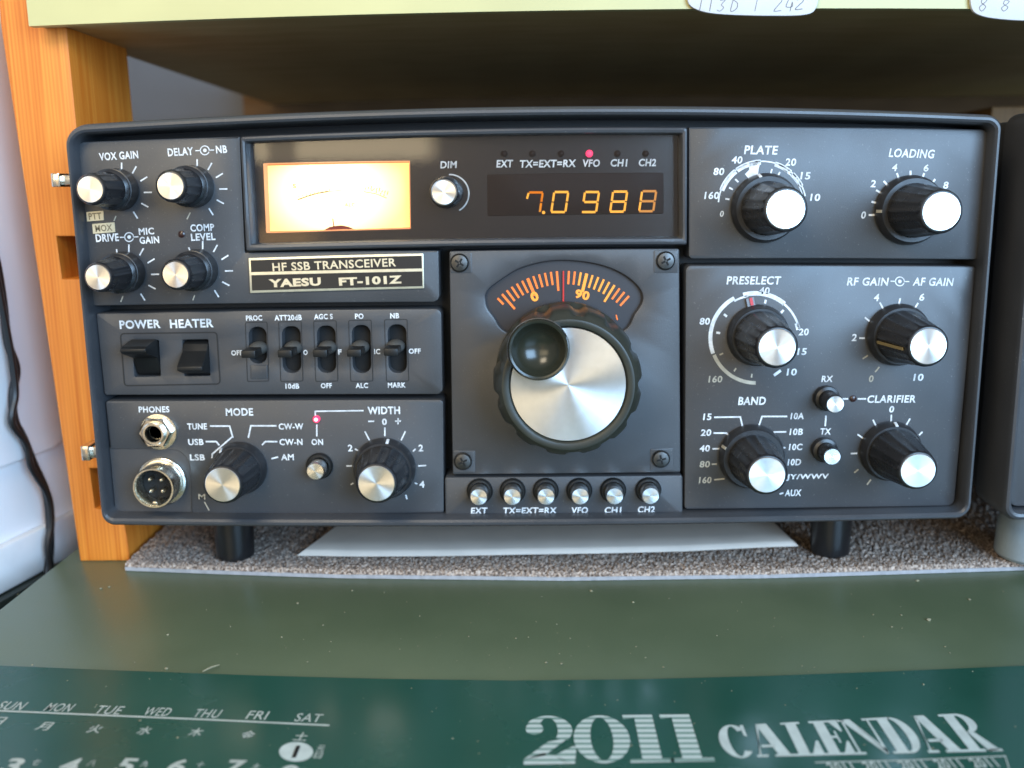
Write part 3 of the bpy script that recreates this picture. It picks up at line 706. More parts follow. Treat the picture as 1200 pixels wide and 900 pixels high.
PC = obj('lower_left_plate', plate(rpoly([(123.5, 470), (519.5, 468.5), (520, 601), (224, 602), (222, 526), (129, 526)], [3, 5, 3, 1, 24, 1]), .0004, YB, .0005), M['panel'], R)
bm = bmesh.new(); prism(bm, XZ([(128.5, 524), (232, 524), (233, 604), (136, 604)], .0012), .0012, YB - .001, 0); PC2 = obj('connector_plate', bm, M['panel'], R)
fan = [(569, 347), (574, 338), (592, 325), (607, 316), (625, 310), (643, 306.5), (661, 305.5), (680, 306.8), (700, 310), (720, 316.5), (736, 325.5), (748, 336.5), (753, 347), (751, 357), (743, 369), (735, 384), (715, 392), (660, 396), (610, 393), (589, 386), (580, 373), (571, 360)]
fan = [(p.x, p.y) for p in smooth_path([(x, y, 0) for x, y in fan + fan[:1]], 3)[:-1]]
PV = obj('dial_plate', plate(rpoly([(526.5, 294.5), (796, 291.5), (797.5, 553.5), (530.5, 556)], [2, 2, 2, 2]), -.0008, YB, .0005, [fan], hole_bev=.0011), M['panel'], R)
PBB = obj('button_plate', plate(rpoly([(521, 559.5), (800, 557), (800, 604.5), (522, 606.5)], [3, 3, 5, 5]), .0, YB, .0006), M['panel'], R)
PD = obj('upper_right_plate', plate(rpoly([(807, 148.8), (1159.5, 151.8), (1148.5, 304.5), (807, 303.5)], [2, 8, 8, 5]), 0, YB, .0007), M['panel'], R)
PE = obj('lower_right_plate', plate(rpoly([(803.5, 311), (1144, 312), (1118.5, 593), (802, 597)], [7, 4, 9, 4]), .0002, YB, .0007), M['panel'], R)

# ---- display window
fo = rpoly([(280.5, 159.5), (806, 148.5), (805.5, 287.5), (287.5, 295)], [3, 3, 3, 3], 3)
fi = rpoly([(287.5, 166.5), (799, 156.5), (799.3, 278.7), (294.5, 286.5)], [1.5, 1.5, 1.5, 1.5], 3)
DW = obj('display_window', ring_frame(fo, fi, [(0, YB), (0, -.0018), (.2, -.0029), (.5, -.0032), (.85, -.0029), (1, -.002), (1.01, YB)], -.003), M['bezel'], R)
mt_hole = rpoly([(308, 191), (480.5, 188), (481.5, 268.5), (311.5, 273.5)], 1.0, 2, seg=60)
sub = plate(rpoly([(284, 163), (803, 153), (803, 282), (292, 290)], 1), .0062, YB, 0, [mt_hole])
SUB = obj('display_backing', sub, M['sub'], DW)
# lit meter, its edge and wall glow painted as emission, scale and needle
mh = XZ(rpoly([(306, 189), (483, 186), (484, 271), (309, 276)], 1.0, 2), .0062)
MT = obj('meter', prism(bmesh.new(), mh, YB - .0016, YB - .0002, 0), M['meter'], DW)
YM = YB - .0017
hi_ = XZ(rpoly([(308.6, 191.6), (479.9, 188.6), (480.9, 268), (312.1, 272.9)], 1.0, 2, seg=60), .0062)
obj('meter_hole_glow', loft_ring([[(x, .0061, z) for x, z in hi_], [(x, YM, z) for x, z in hi_]]), M['holeglow'], MT, smooth=False)
bm = bmesh.new()
def fm(x, y): return onY(x, y, YM)
for pts, w in (([(311.5, 194), (314.5, 270)], 2.2), ([(313, 272.3), (400, 270.2), (481, 267.6)], 2.4), ([(312, 193.2), (400, 191.2), (480, 189.8)], 2.0), ([(480, 192), (481, 268)], 1.2)):
    stroke(bm, pts, w, YM)
obj('meter_edge_glow', bm, M['edgeglow'], MT, smooth=False)
bm = bmesh.new()
stroke(bm, [(349, 234), (360, 230), (372, 226.5), (385, 224.3)], 1.3, YM); stroke(bm, [(385, 224.3), (400, 223.2)], .5, YM)
for i in range(9):
    t = i / 8; x = 350 + 36 * t; y = 231.5 - 9 * t + 1.5 * t * t; stroke(bm, [(x, y), (x + .6, y - 2.6)], .6, YM)
for i in range(9): x = 428 + 3.2 * i; y = 222 + .1 * i * i; stroke(bm, [(x, y), (x + 1.2, y - 2.4 - (i % 3))], .9, YM)
stroke(bm, [(426, 224.5), (440, 227), (453, 232)], .8, YM)
for x in (436, 441, 446, 450): disc(bm, (x, 223 + (x - 436) * .4), .9, YM, 8)
text(bm, 'S', 345, 218, 4, 5, YM); text(bm, 'ALC', 410, 240, 12, 4, YM, 0.0)
obj('meter_scale', bm, M['meterink'], MT, smooth=False)
bm = bmesh.new(); stroke(bm, [(390, 256), (391.5, 268.5)], 1.3, YM - .0002); bm.faces.new([bm.verts.new(onY(x, y, YM - .0002)) for x, y in ((380, 269.5), (386, 266), (392, 264.8), (400, 264), (408, 265.5), (415, 268.4))])
obj('needle', bm, mat('needle_red', (.16, .012, .006), .5), MT, smooth=False)
# indicator names, digits
YT = .0060
bm = bmesh.new()
for s, x, y, w in (('EXT', 591.5, 191.8, 19), ('TX=EXT=RX', 642, 191.7, 66), ('VFO', 692.8, 191.2, 20.5), ('CH1', 725.3, 190.8, 19.5), ('CH2', 758.8, 190.5, 20.5)): text(bm, s, x, y, w, 8.5, YT, .022)
text(bm, 'DIM', 525.7, 193, 19, 8, YT, .02)
stroke(bm, arc((527, 227), 22.5, 92, -60, 26), 1.6, YT)
obj('legend', bm, M['ink'], SUB, smooth=False)
for x in (591, 624, 657.5, 723.5, 756.5):
    bm = bmesh.new(); p = onY(x, 180, .006); lathe([(.0012, .0061), (.0012, .0052), (.0006, .0047), (0, .0046)], p.x, p.z, 14, bm=bm); obj('indicator_lamp', bm, M['filter'], SUB)
p = onY(690.5, 180, .006); q = obj('indicator_lamp', lathe([(.0014, .0061), (.0014, .005), (.0009, .0044), (0, .0042)], p.x, p.z, 16, bm=bmesh.new()), M['red'], SUB, label='lit red indicator lamp')
bm = plate(rpoly([(571, 204.5), (777.5, 202.5), (777.5, 250.5), (571.5, 253.5)], 1.5, 2), .0057, .0063, .0002); DD = obj('digital_display', bm, M['filter'], DW)
def seg7(x, y, w, h, s, slant=3.5):
    """picture polygons of the lit bars of one digit whose box has top-left x,y"""
    def P(u, v): return (x + u * w + slant * (1 - v), y + v * h)
    B = {'a': ((.04, 0), (1, 0)), 'b': ((1, .03), (1, .47)), 'c': ((1, .53), (1, .97)), 'd': ((0, 1), (.96, 1)), 'e': ((0, .53), (0, .97)), 'f': ((0, .03), (0, .47)), 'g': ((.06, .5), (.94, .5))}
    return [[P(*B[k][0]), P(*B[k][1])] for k in s]
bm = bmesh.new(); bd = bmesh.new(); YG = .0054
for x, y, on, dim in ((616, 225.5, 'afbc', ''), (646, 225, 'abcdef', ''), (682, 225, 'afgbcd', ''), (715, 224.5, 'aefgbcd', ''), (749, 224, 'ef', 'abcdg')):
    for sset, tgt in ((on, bm), (dim, bd)):
        for q in seg7(x, y, 16.5, 23.5, sset if x != 616 else 'abc'): stroke(tgt, q, 2.7 if abs(q[0][0] - q[1][0]) > 9 else 2.5, YG)
stroke(bm, [(619.5, 226), (617.5, 233)], 2.3, YG); disc(bm, (637, 249), 2.0, YG, 10)
obj('digits', bm, M['amber'], DD, smooth=False); obj('digits', bd, M['amberdim'], DD, smooth=False)
bm = bmesh.new(); prism(bm, XZ(rpoly([(286, 165), (801, 155), (801, 280), (293, 288)], 1), .0035), .0030, .0038, 0); obj('glass_pane', bm, M['glass'], DW, smooth=False)

# ---- nameplate
NP = obj('nameplate', plate(rpoly([(291, 302.5), (496, 297), (497, 338), (293, 343.5)], .8, 2), -.0009, .0, .0002), M['namegold'], R)
bm = bmesh.new(); plate(rpoly([(293.6, 305), (494.2, 299.6), (494.5, 314.6), (294.2, 319)], .3, 2), -.0010, -.0009, 0, bm=bm); plate(rpoly([(294.6, 322.5), (494.8, 318), (495, 335.4), (295.4, 340.5)], .3, 2), -.0010, -.0009, 0, bm=bm)
obj('black_field', bm, M['nameblack'], NP, smooth=False)
bm = bmesh.new(); text(bm, 'HF SSB TRANSCEIVER', 391.5, 310.2, 145, 9.6, -.0011, .012, rot=1.6 * -1); text(bm, 'YAESU', 345.5, 331, 61, 9.5, -.0011, .04, rot=-1.5); text(bm, 'FT-101Z', 434, 328.8, 74, 9.5, -.0011, .04, rot=-1.5)
obj('lettering', bm, M['namegold'], NP, smooth=False)

# ---- knobs
def foot_of(cap, L, Y):                                 # axis of a knob whose cap centre is seen at cap
    p = onY(cap[0], cap[1], Y - L); return p.x, p.z
def flute(n, amp, y0, y1):
    def f(a, r, y): return r + (amp * (max(0, math.cos(n * a)) ** .7 - .5) if y1 <= y <= y0 else 0)
    return f
def bar(cx, cz, ang, r0, r1, y0, y1, w, y0b=None):
    """thin raised line lying along a radius (picture angle, degrees) from r0,y0 to r1,y1"""
    a = math.radians(ang); d = Vector((math.cos(a), 0, math.sin(a))); s = Vector((-math.sin(a), 0, math.cos(a))) * (w / 2)
    bm = bmesh.new(); n = (Vector((0, -1, 0)) * abs(r1 - r0) + d * abs(y1 - y0)).normalized() * .00025
    A = Vector((cx, y0, cz)) + d * r0; B = Vector((cx, y1, cz)) + d * r1
    v = [bm.verts.new(p + o + q) for p in (A, B) for o, q in ((-s, -n), (s, -n), (s, n), (-s, n))]
    for f in ((0, 1, 2, 3), (7, 6, 5, 4), (0, 4, 5, 1), (1, 5, 6, 2), (2, 6, 7, 3), (3, 7, 4, 0)): bm.faces.new([v[i] for i in f])
    bmesh.ops.recalc_face_normals(bm, faces=bm.faces); return bm
def big_knob(par, cap, capr, L=.029, Y=0., skirt=.0130, body=.0100, pointer=None, pm='ink', plen=(.6, .98)):
    cx, cz = foot_of(cap, L, Y); y0 = Y - .0004; yf = Y - L; rc = capr * mpp(cap[0], cap[1], yf)
    hs = .0052
    k = obj('knob', lathe([(body * .99, y0 - hs), (body, y0 - hs - .0006), (body * .985, y0 - hs - .002), (rc * 1.17, yf + .0022), (rc * 1.15, yf + .0009), (rc * 1.06, yf + .0001), (rc * 1.01, yf)], cx, cz, 120, flute(16, .00045, y0 - hs - .0012, yf + .0015)), M['knob'], R)
    obj('knob_skirt', lathe([(skirt * .98, y0 + .0003), (skirt, y0 - .0006), (skirt * .985, y0 - .0022), (skirt * .93, y0 - hs + .0006), (skirt * .90, y0 - hs), (body * .9, y0 - hs)], cx, cz, 64), M['skirt'], k)
    obj('knob_cap', lathe([(rc, yf + .0004), (rc, yf - .0002), (rc * .97, yf - .0004), (0, yf - .0004)], cx, cz, 64), M['cap'], k)
    if pointer is not None:
        obj('pointer_mark', bar(cx, cz, pointer, skirt * .99, skirt * .915, y0 - .0024, y0 - hs + .0001, .0011), M[pm], k)
    return k, (cx, cz, y0 - hs, yf, body, rc)
def small_knob(par, cap, capr, L=.025, Y=0., skirt=.0079, body=.0060):
    cx, cz = foot_of(cap, L, Y); y0 = Y - .0004; yf = Y - L; rc = capr * mpp(cap[0], cap[1], yf); hs = .0072
    k = obj('knob', lathe([(skirt * .93, y0 - hs), (skirt * .95, y0 - hs - .0006), (skirt * .95, y0 - hs - .0016), (skirt * .86, y0 - hs - .0022), (body * 1.08, y0 - hs - .0024), (body * 1.03, y0 - hs - .004), (rc * 1.2, yf + .0022), (rc * 1.2, yf + .0010), (rc * 1.08, yf + .0001), (rc * 1.01, yf)], cx, cz, 96, flute(12, .00040, y0 - hs - .0030, yf + .0016)), M['knob'], R)
    obj('knob_skirt', lathe([(skirt * .96, y0 + .0003), (skirt, y0 - .0006), (skirt * .97, y0 - hs + .0003), (skirt * .88, y0 - hs)], cx, cz, 96, flute(20, .0003, y0 - .001, y0 - hs + .001)), M['skirt'], k)
    obj('knob_cap', lathe([(rc, yf + .0004), (rc, yf - .0002), (rc * .97, yf - .0004), (0, yf - .0004)], cx, cz, 48), M['cap'], k)
    return k
for cap, r in (((106, 222), 15.2), ((200, 218), 15.6), ((115, 325), 14.6), ((206, 322), 15.2)): small_knob(PA, cap, r)
# dimmer
cx, cz = foot_of((520.5, 225.5), .013, .006); yf = .006 - .013
k = obj('knob', lathe([(.0058, .0058), (.0060, .004), (.0060, -.002), (.0053, yf + .0006), (.0050, yf)], cx, cz, 48), M['knob'], R)
obj('knob_cap', lathe([(.00485, yf + .0003), (.00485, yf - .0006), (.0044, yf - .0010), (0, yf - .0010)], cx, cz, 40), M['cap'], k)
big_knob(PD, (920.5, 245.5), 23.0, .031, pointer=105); big_knob(PD, (1103, 248), 22.6, .030, pointer=181, pm='inkdim')
k, g_ = big_knob(PE, (910.5, 407), 22.0, .031, Y=.0002, skirt=.0120)
cx, cz = g_[0], g_[1]
obj('pointer_fin', bar(cx, cz, 104, .0118, .0150, -.0012, -.0010, .0030), mat('clear_plastic', (.16, .165, .18), .2), k); obj('pointer_mark', bar(cx, cz, 103, .0121, .0150, -.0018, -.0015, .0011), M['inkred'], k)
k, g_ = big_knob(PE, (1087.7, 405.8), 21.6, .030, Y=.0002, skirt=.0121)
obj('pointer_mark', bar(g_[0], g_[1], 190, g_[4] * 1.03, g_[5] * 1.22, g_[2] - .002, g_[3] + .003, .0010), mat('brass_line', (.30, .22, .09), .4), k)
k, g_ = big_knob(PE, (898.6, 556.5), 21.6, .027, Y=.0002, pointer=158, pm='inkdim')
big_knob(PE, (1075.6, 551.4), 20.6, .029, Y=.0002, skirt=.0120, pointer=88, pm='ink')
big_knob(PC, (261, 568), 20.6, .024, Y=.0004, skirt=.0108, body=.0093, pointer=128)
big_knob(PC, (441.3, 566.5), 21.6, .022, Y=.0004, skirt=.0125, body=.0104, pointer=80)

# main tuning knob
tcx, tcz = foot_of((666, 452), .033, -.0008); y0 = -.0012
def scal(a, r, y):
    if y > -.006 or y < -.0305: return r
    return r - .0016 * max(0., math.cos(13 * a + .5)) ** 1.2
TK = obj('tuning_knob', lathe([(r_ * (1.045 if y_k < -.015 else 1.0), y_k) for r_, y_k in [(.0262, y0), (.0268, y0 - .001), (.0268, y0 - .004), (.0260, y0 - .006), (.0266, -.010), (.0267, -.0149), (.0262, -.020), (.0258, -.0285), (.0252, -.0304), (.0240, -.0322), (.0228, -.0336), (.0220, -.0338), (.0206, -.0334), (.0200, -.0322), (.0199, -.0315)]], tcx, tcz, 204, scal), M['olive'], R)
obj('brushed_disc', lathe([(.02085, -.0316), (.02065, -.0324), (0, -.0324)], tcx, tcz, 128), M['cap'], TK)
fcx, fcz = foot_of((631, 410), .040, 0)
obj('finger_cup', lathe([(.0100, -.0322), (.0104, -.0335), (.0108, -.0385), (.0107, -.0400), (.0102, -.0407), (.0095, -.0405), (.0090, -.0398), (.0082, -.0384), (.0066, -.0366), (.0046, -.0353), (.0023, -.0345), (0, -.0343)], fcx, fcz, 72), M['cup'], TK)
obj('finger_cup_ring', lathe([(.01085, -.0396), (.01105, -.0393), (.01105, -.0386), (.0107, -.0384)], fcx, fcz, 72, caps=False), M['steel'], TK)

# dial scale behind the fan window
bm = bmesh.new(); prism(bm, XZ([(x, y) for x, y in fan], 0), .0014, .0018, 0)
bm.free(); bm = bmesh.new()
prism(bm, XZ(rpoly([(555, 298), (768, 298), (768, 400), (555, 400)], 2), 0), .0018, .004, 0); DS = obj('dial_scale', bm, M['scale'], R)
bm = bmesh.new(); by = bmesh.new(); C0 = (661.5, 429.5); YS = .0015
for i in range(-6, 19):
    a = -22.7 + 3.62 * i
    lng = 23 if i % 5 == 0 else 15.5; w = 2.4 if i % 5 else 2.6
    if i in (0, 10): w = 3.6; lng = 22
    if i < -5: lng = 10
    if i == 6: continue
    s, c_ = math.sin(math.radians(a)), math.cos(math.radians(a))
    stroke(by if 9 <= i <= 15 else bm, [(C0[0] + 112 * s, C0[1] - 112 * c_), (C0[0] + (112 - lng) * s, C0[1] - (112 - lng) * c_)], w, YS)
for x, y in ((702, 371), (722, 372)): stroke(bm, [(x, y - 3), (x + 1.5, y + 3)], 1.5, YS)
text(by, '0', 626.3, 347.5, 9, 11.5, YS, .035, rot=-20, shear=0); text(by, '90', 682.4, 345.5, 17, 10.5, YS, .035, rot=13, shear=0)
obj('scale_marks', bm, M['dialorange'], DS, smooth=False); obj('scale_figures', by, M['dialyellow'], DS, smooth=False)
bm = bmesh.new(); stroke(bm, [(660.3, 317.5), (660.2, 356)], 1.7, .0009); obj('cursor_line', bm, M['dialred'], DS, smooth=False)

# screws of the dial plate, with a step in the plate's corner
for (x, y), cr in (((538.5, 308), [(527.5, 296), (553, 296), (553, 320), (528, 320)]), ((780, 305.5), [(766, 293.5), (795, 293), (795, 320), (766, 320)]), ((542.5, 540.5), [(531, 528), (557, 528), (557, 554), (531, 554.5)]), ((774.5, 537.8), [(762, 526), (789, 525), (789.5, 552), (762, 552)])):
    p = onY(x, y, -.0014); a_ = random.uniform(0, PI)
    sc = obj('screw', lathe([(.0036, -.0010), (.0036, -.0016), (.0030, -.0023), (.0015, -.0026), (0, -.0027)], p.x, p.z, 28), M['screw'], R)
    bm = bmesh.new()
    for t in (a_, a_ + PI / 2):
        d = Vector((math.cos(t), 0, math.sin(t))) * .0019; s = Vector((-math.sin(t), 0, math.cos(t))) * .00038; c0 = Vector((p.x, -.00268, p.z))
        bm.faces.new([bm.verts.new(c0 + q) for q in (d + s, d - s, -d - s, -d + s)])
    obj('cross_slot', bm, M['hole'], sc, smooth=False)
    bm = bmesh.new(); plate(rpoly(cr, 2, 3), -.0010, -.0007, .0002, bm=bm); obj('corner_pad', bm, M['panel'], PV)

# ---- push buttons
def button(cap, capr, L, Y, ringr):
    cx, cz = foot_of(cap, L, Y); yf = Y - L; rc = capr * mpp(cap[0], cap[1], yf)
    b_ = obj('push_button', lathe([(rc * .98, Y - .0002), (rc, Y - .001), (rc, yf + .0006), (rc * .9, yf), (0, yf - .0001)], cx, cz, 40), M['cap'], R)
    rr = ringr * mpp(cap[0], cap[1], Y)
    obj('button_collar', lathe([(rr, Y), (rr, Y - .0008), (rr * .9, Y - .0016), (rc * 1.12, Y - .0016), (rc * 1.1, Y - .0002)], cx, cz, 40, caps=False), M['black'], b_); return b_
for x, y in ((561, 582.5), (600.3, 582.3), (640, 582), (680, 581.8), (720.5, 581.6), (762.5, 581.2)): button((x, y), 10.6, .0085, 0, 15.2)
def fat_button(cap, capr, L, Y, r0):
    cx, cz = foot_of(cap, L, Y); yf = Y - L; rc = capr * mpp(cap[0], cap[1], yf)
    b_ = obj('push_button', lathe([(r0, Y), (r0, Y - .002), (r0 * .95, Y - .003), (rc * 1.12, Y - .0034), (rc * 1.08, yf + .0004), (rc, yf)], cx, cz, 40), M['knob'], R)
    obj('button_cap', lathe([(rc, yf + .002), (rc, yf - .0003), (rc * .95, yf - .0006), (0, yf - .0006)], cx, cz, 40), M['cap'], b_)
fat_button((978.5, 473.5), 10.2, .012, .0002, .0050); fat_button((974.8, 534.8), 9.8, .011, .0002, .0050); button((369.5, 552.5), 10.6, .0085, .0004, 15.5)

# ---- slide switches
for i, (a, b, f) in enumerate(slots):
    tip = [(291, 414.3), (333.5, 413.8), (374.8, 413.4), (414.5, 413), (457.5, 411.8)][i]
    zz = onY((a + b) / 2 + 3, 405 - i * .6, 0); px0 = onY(tip[0] + 1, tip[1], -.012)
    s_ = obj('slide_switch', bmesh.ops.create_cube and box(bmesh.new(), (px0.x - .0027, -.0135, px0.z - .0015), (px0.x + .0027, -.0040, px0.z + .0013), .0004), M['black'], R)
    bm = bmesh.new(); r_ = bmesh.ops.create_uvsphere(bm, u_segments=20, v_segments=12, radius=.0036)
    for v in bm.verts: v.co = Vector((px0.x + v.co.x, .0008 + v.co.y * 1.5, px0.z + v.co.z * .75))
    obj('switch_hub', bm, M['grey'], s_)
    bm = bmesh.new(); plate(rpoly([(a - 2, 379 - i * .7), (b + 2, 379 - i * .7), (b + 3, 441), (a + 1, 441)], 2, 2), .0055, .0065, 0, bm=bm); obj('slot_back', bm, M['hole'], s_)
    bm = bmesh.new(); stroke(bm, rpoly([(a, 378 - i * .8), (b, 377.4 - i * .8), (b + 2, 446.5), (a + 2.5, 447)], 1.5, 2), .9, .00045, close=True); obj('slot_outline', bm, M['gap'], s_, smooth=False)
    if not f:
        bm = bmesh.new(); plate(rpoly([(a + 6, 428), (b, 428), (b + .5, 444), (a + 6.5, 444.4)], 1, 2), .0001, .0006, .0002, bm=bm); obj('slot_cover', bm, M['panel'], s_)
# ---- rocker switches in a sunk frame
bm = bmesh.new(); stroke(bm, rpoly([(141, 391), (254, 389.5), (258, 450), (146, 452)], 4, 4), 1.6, .00045, close=True); obj('rocker_outline', bm, M['gap'], PB, smooth=False)
for (hx, tipy, up) in ((171.5, 410.5, True), (230, 434, False)):
    c0 = onY(hx, 420, 0); w = .0049
    zt_, zb_ = onY(hx, 400, 0).z, onY(hx, 440.5, 0).z
    zp = onY(hx - 8, tipy, -.010).z
    prof = [(.003, zt_), (.002, zt_ - .0015), (-.0105, zp + .0016), (-.0125, zp + .0010), (-.0125, zp - .0002), (-.0105, zp - .0010), (.001, zb_ + (.002 if up else .0004)), (.003, zb_)] if not up else \
           [(.003, zt_), (.0020, zt_ - .001), (-.001, zp + .0030), (-.0110, zp + .0016), (-.0125, zp + .0008), (-.0125, zp - .0003), (-.0105, zp - .0014), (-.001, zp - .0045), (.002, zb_ + .001), (.003, zb_)]
    if not up: prof = [(.003, zt_), (.0005, zt_ - .001), (-.0012, zp + .006), (-.0065, zp + .0026), (-.0085, zp + .0010), (-.0085, zp - .0004), (-.0065, zp - .0012), (.001, zb_ + .0006), (.003, zb_)]
    bm = bmesh.new(); A = [bm.verts.new((c0.x - w, y, z)) for y, z in prof]; B = [bm.verts.new((c0.x + w, y, z)) for y, z in prof]
    for i in range(len(A)): j = (i + 1) % len(A); bm.faces.new((A[i], A[j], B[j], B[i]))
    bm.faces.new(A); bm.faces.new(B); bmesh.ops.recalc_face_normals(bm, faces=bm.faces)
    bmesh.ops.bevel(bm, geom=list(bm.edges), offset=.0003, segments=2, profile=.5, affect='EDGES', clamp_overlap=True)
    rk = obj('rocker_switch', bm, M['black'], R)
    bm = bmesh.new(); box(bm, (c0.x - .0058, .0058, zb_ - .001), (c0.x + .0058, .0068, zt_ + .001)); obj('rocker_well', bm, M['hole'], rk)
# ---- phone jack
cx, cz = foot_of((180.5, 508), .0045, .0004)
def hexm(a, r, y): t = (a % (PI / 3)) - PI / 6; return r * math.cos(PI / 6) / math.cos(t) if r > .0058 else r
J = obj('phone_jack', lathe([(.0066, .0003), (.0066, -.0032), (.0060, -.0038), (.0057, -.0038), (.0046, -.0038), (.0046, -.0050), (.0042, -.0053), (.0034, -.0053), (.0031, -.0046), (.0030, .004), (.0, .004)], cx, cz, 72, hexm, caps=False), M['chrome'], R)
obj('washer', lathe([(.0072, .0004), (.0072, -.0005), (.0066, -.0006)], cx + .0004, cz - .0003, 48), M['chrome'], J)
obj('jack_bore', lathe([(.0029, -.001), (0, -.001)], cx, cz, 32), M['hole'], J)
# ---- microphone connector
cx, cz = foot_of((180.5, 571.5), .0100, .0012)
J = obj('microphone_socket', lathe([(.0098, .0012), (.0098, -.0008), (.0088, -.0014), (.0084, -.0014), (.0084, -.0090), (.0080, -.0098), (.0074, -.0098), (.0070, -.0090), (.0069, .001), (0, .001)], cx, cz, 64, caps=False), M['chrome'], R)
obj('socket_insert', lathe([(.0069, -.0015), (.0068, -.0020), (0, -.0020)], cx, cz, 48), M['hole'], J)
for dx, dz in ((-.0024, .0026), (.0022, .0024), (-.0021, -.0020), (.0024, -.0021)):
    obj('pin', lathe([(.0009, -.0018), (.0009, -.0062), (.0005, -.0070), (0, -.0072)], cx + dx, cz + dz, 16), M['chrome'], J)
bm = bmesh.new(); box(bm, (cx - .0010, -.0095, cz - .0072), (cx + .0010, -.0020, cz - .0056), .0002); obj('key', bm, M['chrome'], J)
# ---- lamps in the panel
p = onY(371, 491, 0); q = obj('indicator_lamp', lathe([(.0014, .0006), (.0014, -.0006), (.0010, -.0012), (0, -.0014)], p.x, p.z, 20), M['red'], R, label='lit red lamp under the width legend')
obj('lamp_core', lathe([(.0008, -.0012), (.0006, -.0016), (0, -.0017)], p.x, p.z, 16), M['redcore'], q)
for x, y, Y in ((213, 274.5, 0), (999.5, 467, .0002)):
    p = onY(x, y, Y); obj('indicator_lamp', lathe([(.0013, Y + .0004), (.0013, Y - .0004), (.0008, Y - .0007), (0, Y - .0008)], p.x, p.z, 20), mat('dark_lamp', (.03, .012, .010), .2), R)
# ---- cream tape stickers
for s, q, c_ in (('PTT', [(101, 248.5), (121, 247), (121.5, 258), (102, 259.5)], (111.3, 253.3)), ('MOX', [(108, 262.5), (134, 260.5), (135, 272), (109, 274)], (121.5, 267.2))):
    bm = bmesh.new(); plate(rpoly(q, .4, 2), -.0003, 0, 0, bm=bm); st = obj('sticker', bm, M['cream'], PA, smooth=False)
    bm = bmesh.new(); text(bm, s, c_[0], c_[1], 15 if s == 'PTT' else 20, 7.5, -.00036, .015, rot=-3); obj('sticker_print', bm, mat('tape_print', (.16, .13, .08), .6), st, smooth=False)

# ---- printed legends
def legend(par, Y, texts=(), lines=(), m='ink', w=1.7, sym=()):
    bm = bmesh.new()
    for t in texts: text(bm, t[0], t[1], t[2], t[3], t[4], Y, t[5] if len(t) > 5 else .018)
    for l in lines: stroke(bm, l, w, Y)
    for x, y in sym:
        stroke(bm, arc((x, y), 5.2, 0, 342, 18), 1.2, Y, close=False); disc(bm, (x, y), 2.2, Y, 10)
        a = slope(x, y); stroke(bm, [(x - 11, y - 11 * a), (x - 4.5, y - 4.5 * a)], 1.2, Y); stroke(bm, [(x + 4.5, y + 4.5 * a), (x + 11, y + 11 * a)], 1.2, Y)
    if m == 'ink' or lines or texts: return obj('legend', bm, M[m], par, smooth=False)
def ticks(c, r0, r1, angs): return [[(c[0] + r0 * math.cos(math.radians(a)), c[1] - r0 * math.sin(math.radians(a))), (c[0] + r1 * math.cos(math.radians(a)), c[1] - r1 * math.sin(math.radians(a)))] for a in angs]
y_ = -.00015
fan7 = [90, 61, 32, 1, -28, -58]
legend(PA, y_, [('VOX GAIN', 139, 182.5, 46, 8.8, .02)], ticks((142.5, 226), 26, 35.5, fan7))
legend(PA, y_, [('DELAY', 211.4, 177.8, 30, 8.8, .02), ('NB', 259.5, 175, 13, 8.6, .02)], ticks((231, 222), 26, 35.5, fan7), sym=[(240, 176.2)])
legend(PA, y_, [('DRIVE', 125.6, 278.6, 27, 8.8, .02), ('MIC', 171.5, 271, 18, 7.8, .02), ('GAIN', 175, 281.3, 23, 8, .02)], ticks((151, 322), 26, 35.5, fan7) + [[(136.5, 292), (137, 297)]], sym=[(151.3, 277.8)])
legend(PA, y_, [('COMP', 237, 266.8, 28, 8.2, .02), ('LEVEL', 238, 277.6, 28.5, 8.2, .02)], ticks((237.5, 318), 26, 35.5, fan7) + [[(221, 290), (223, 294)]])
legend(PA, y_, [], [[(136, 253), (133.5, 259)], [(223, 249), (219, 257)], [(144, 347), (141.5, 354)], [(228, 346), (226, 352)]], m='inkdim', w=1.4)
Yb = .0004
legend(PB, Yb, [('POWER', 164, 380, 48, 10, .022), ('HEATER', 224.5, 379, 51, 10, .022)])
for ts in ([('PROC', 297.7, 372.6, 19, 6.2)], [('ATT20dB', 337.6, 372.2, 32, 6.4), ('10dB', 342.5, 452.5, 16, 6.4), ('O', 358, 413, 5, 6)], [('AGC S', 379, 371, 22, 6.2), ('F', 398.3, 412.5, 4.2, 6), ('OFF', 382.5, 452, 13, 6)],
           [('PO', 421, 370.6, 10, 6.2), ('IC', 442, 412, 7, 6), ('ALC', 424, 451.8, 14.5, 6)], [('NB', 462.5, 370, 10.5, 6.2), ('OFF', 486, 411.5, 14, 6), ('MARK', 465, 451.3, 21, 6)], [('OFF', 277.5, 413.5, 13, 6)]):
    legend(PB, Yb, [(*t, .022) for t in ts])
Yc = .00025
legend(PC, Yc, [('PHONES', 180.5, 479.8, 36, 7.2, .02)])
legend(PC, Yc, [('MODE', 280.5, 482.8, 32, 9, .02), ('TUNE', 231, 499.8, 23, 7.4, .02), ('USB', 229.5, 518, 18, 7.4, .02), ('LSB', 231.3, 536, 17.5, 7.4, .02), ('CW-W', 341, 499.8, 29, 7.4, .02), ('CW-N', 341, 518, 27, 7.4, .02), ('AM', 336.8, 535.7, 15, 7.4, .02)],
       [[(246, 499.3), (269, 499.3), (273, 513)], [(241, 517.5), (253.5, 517.5), (257, 522)], [(291, 513), (294, 499), (324, 499)], [(307, 521.5), (311, 517.5), (325, 517.5)], [(318, 537.5), (326, 535.5)]], w=1.8)
bm = bmesh.new(); stroke(bm, [(272, 512), (248.8, 532), (248.4, 537)], 1.8, Yc - .0001); obj('legend', bm, M['ink'], PC, smooth=False)
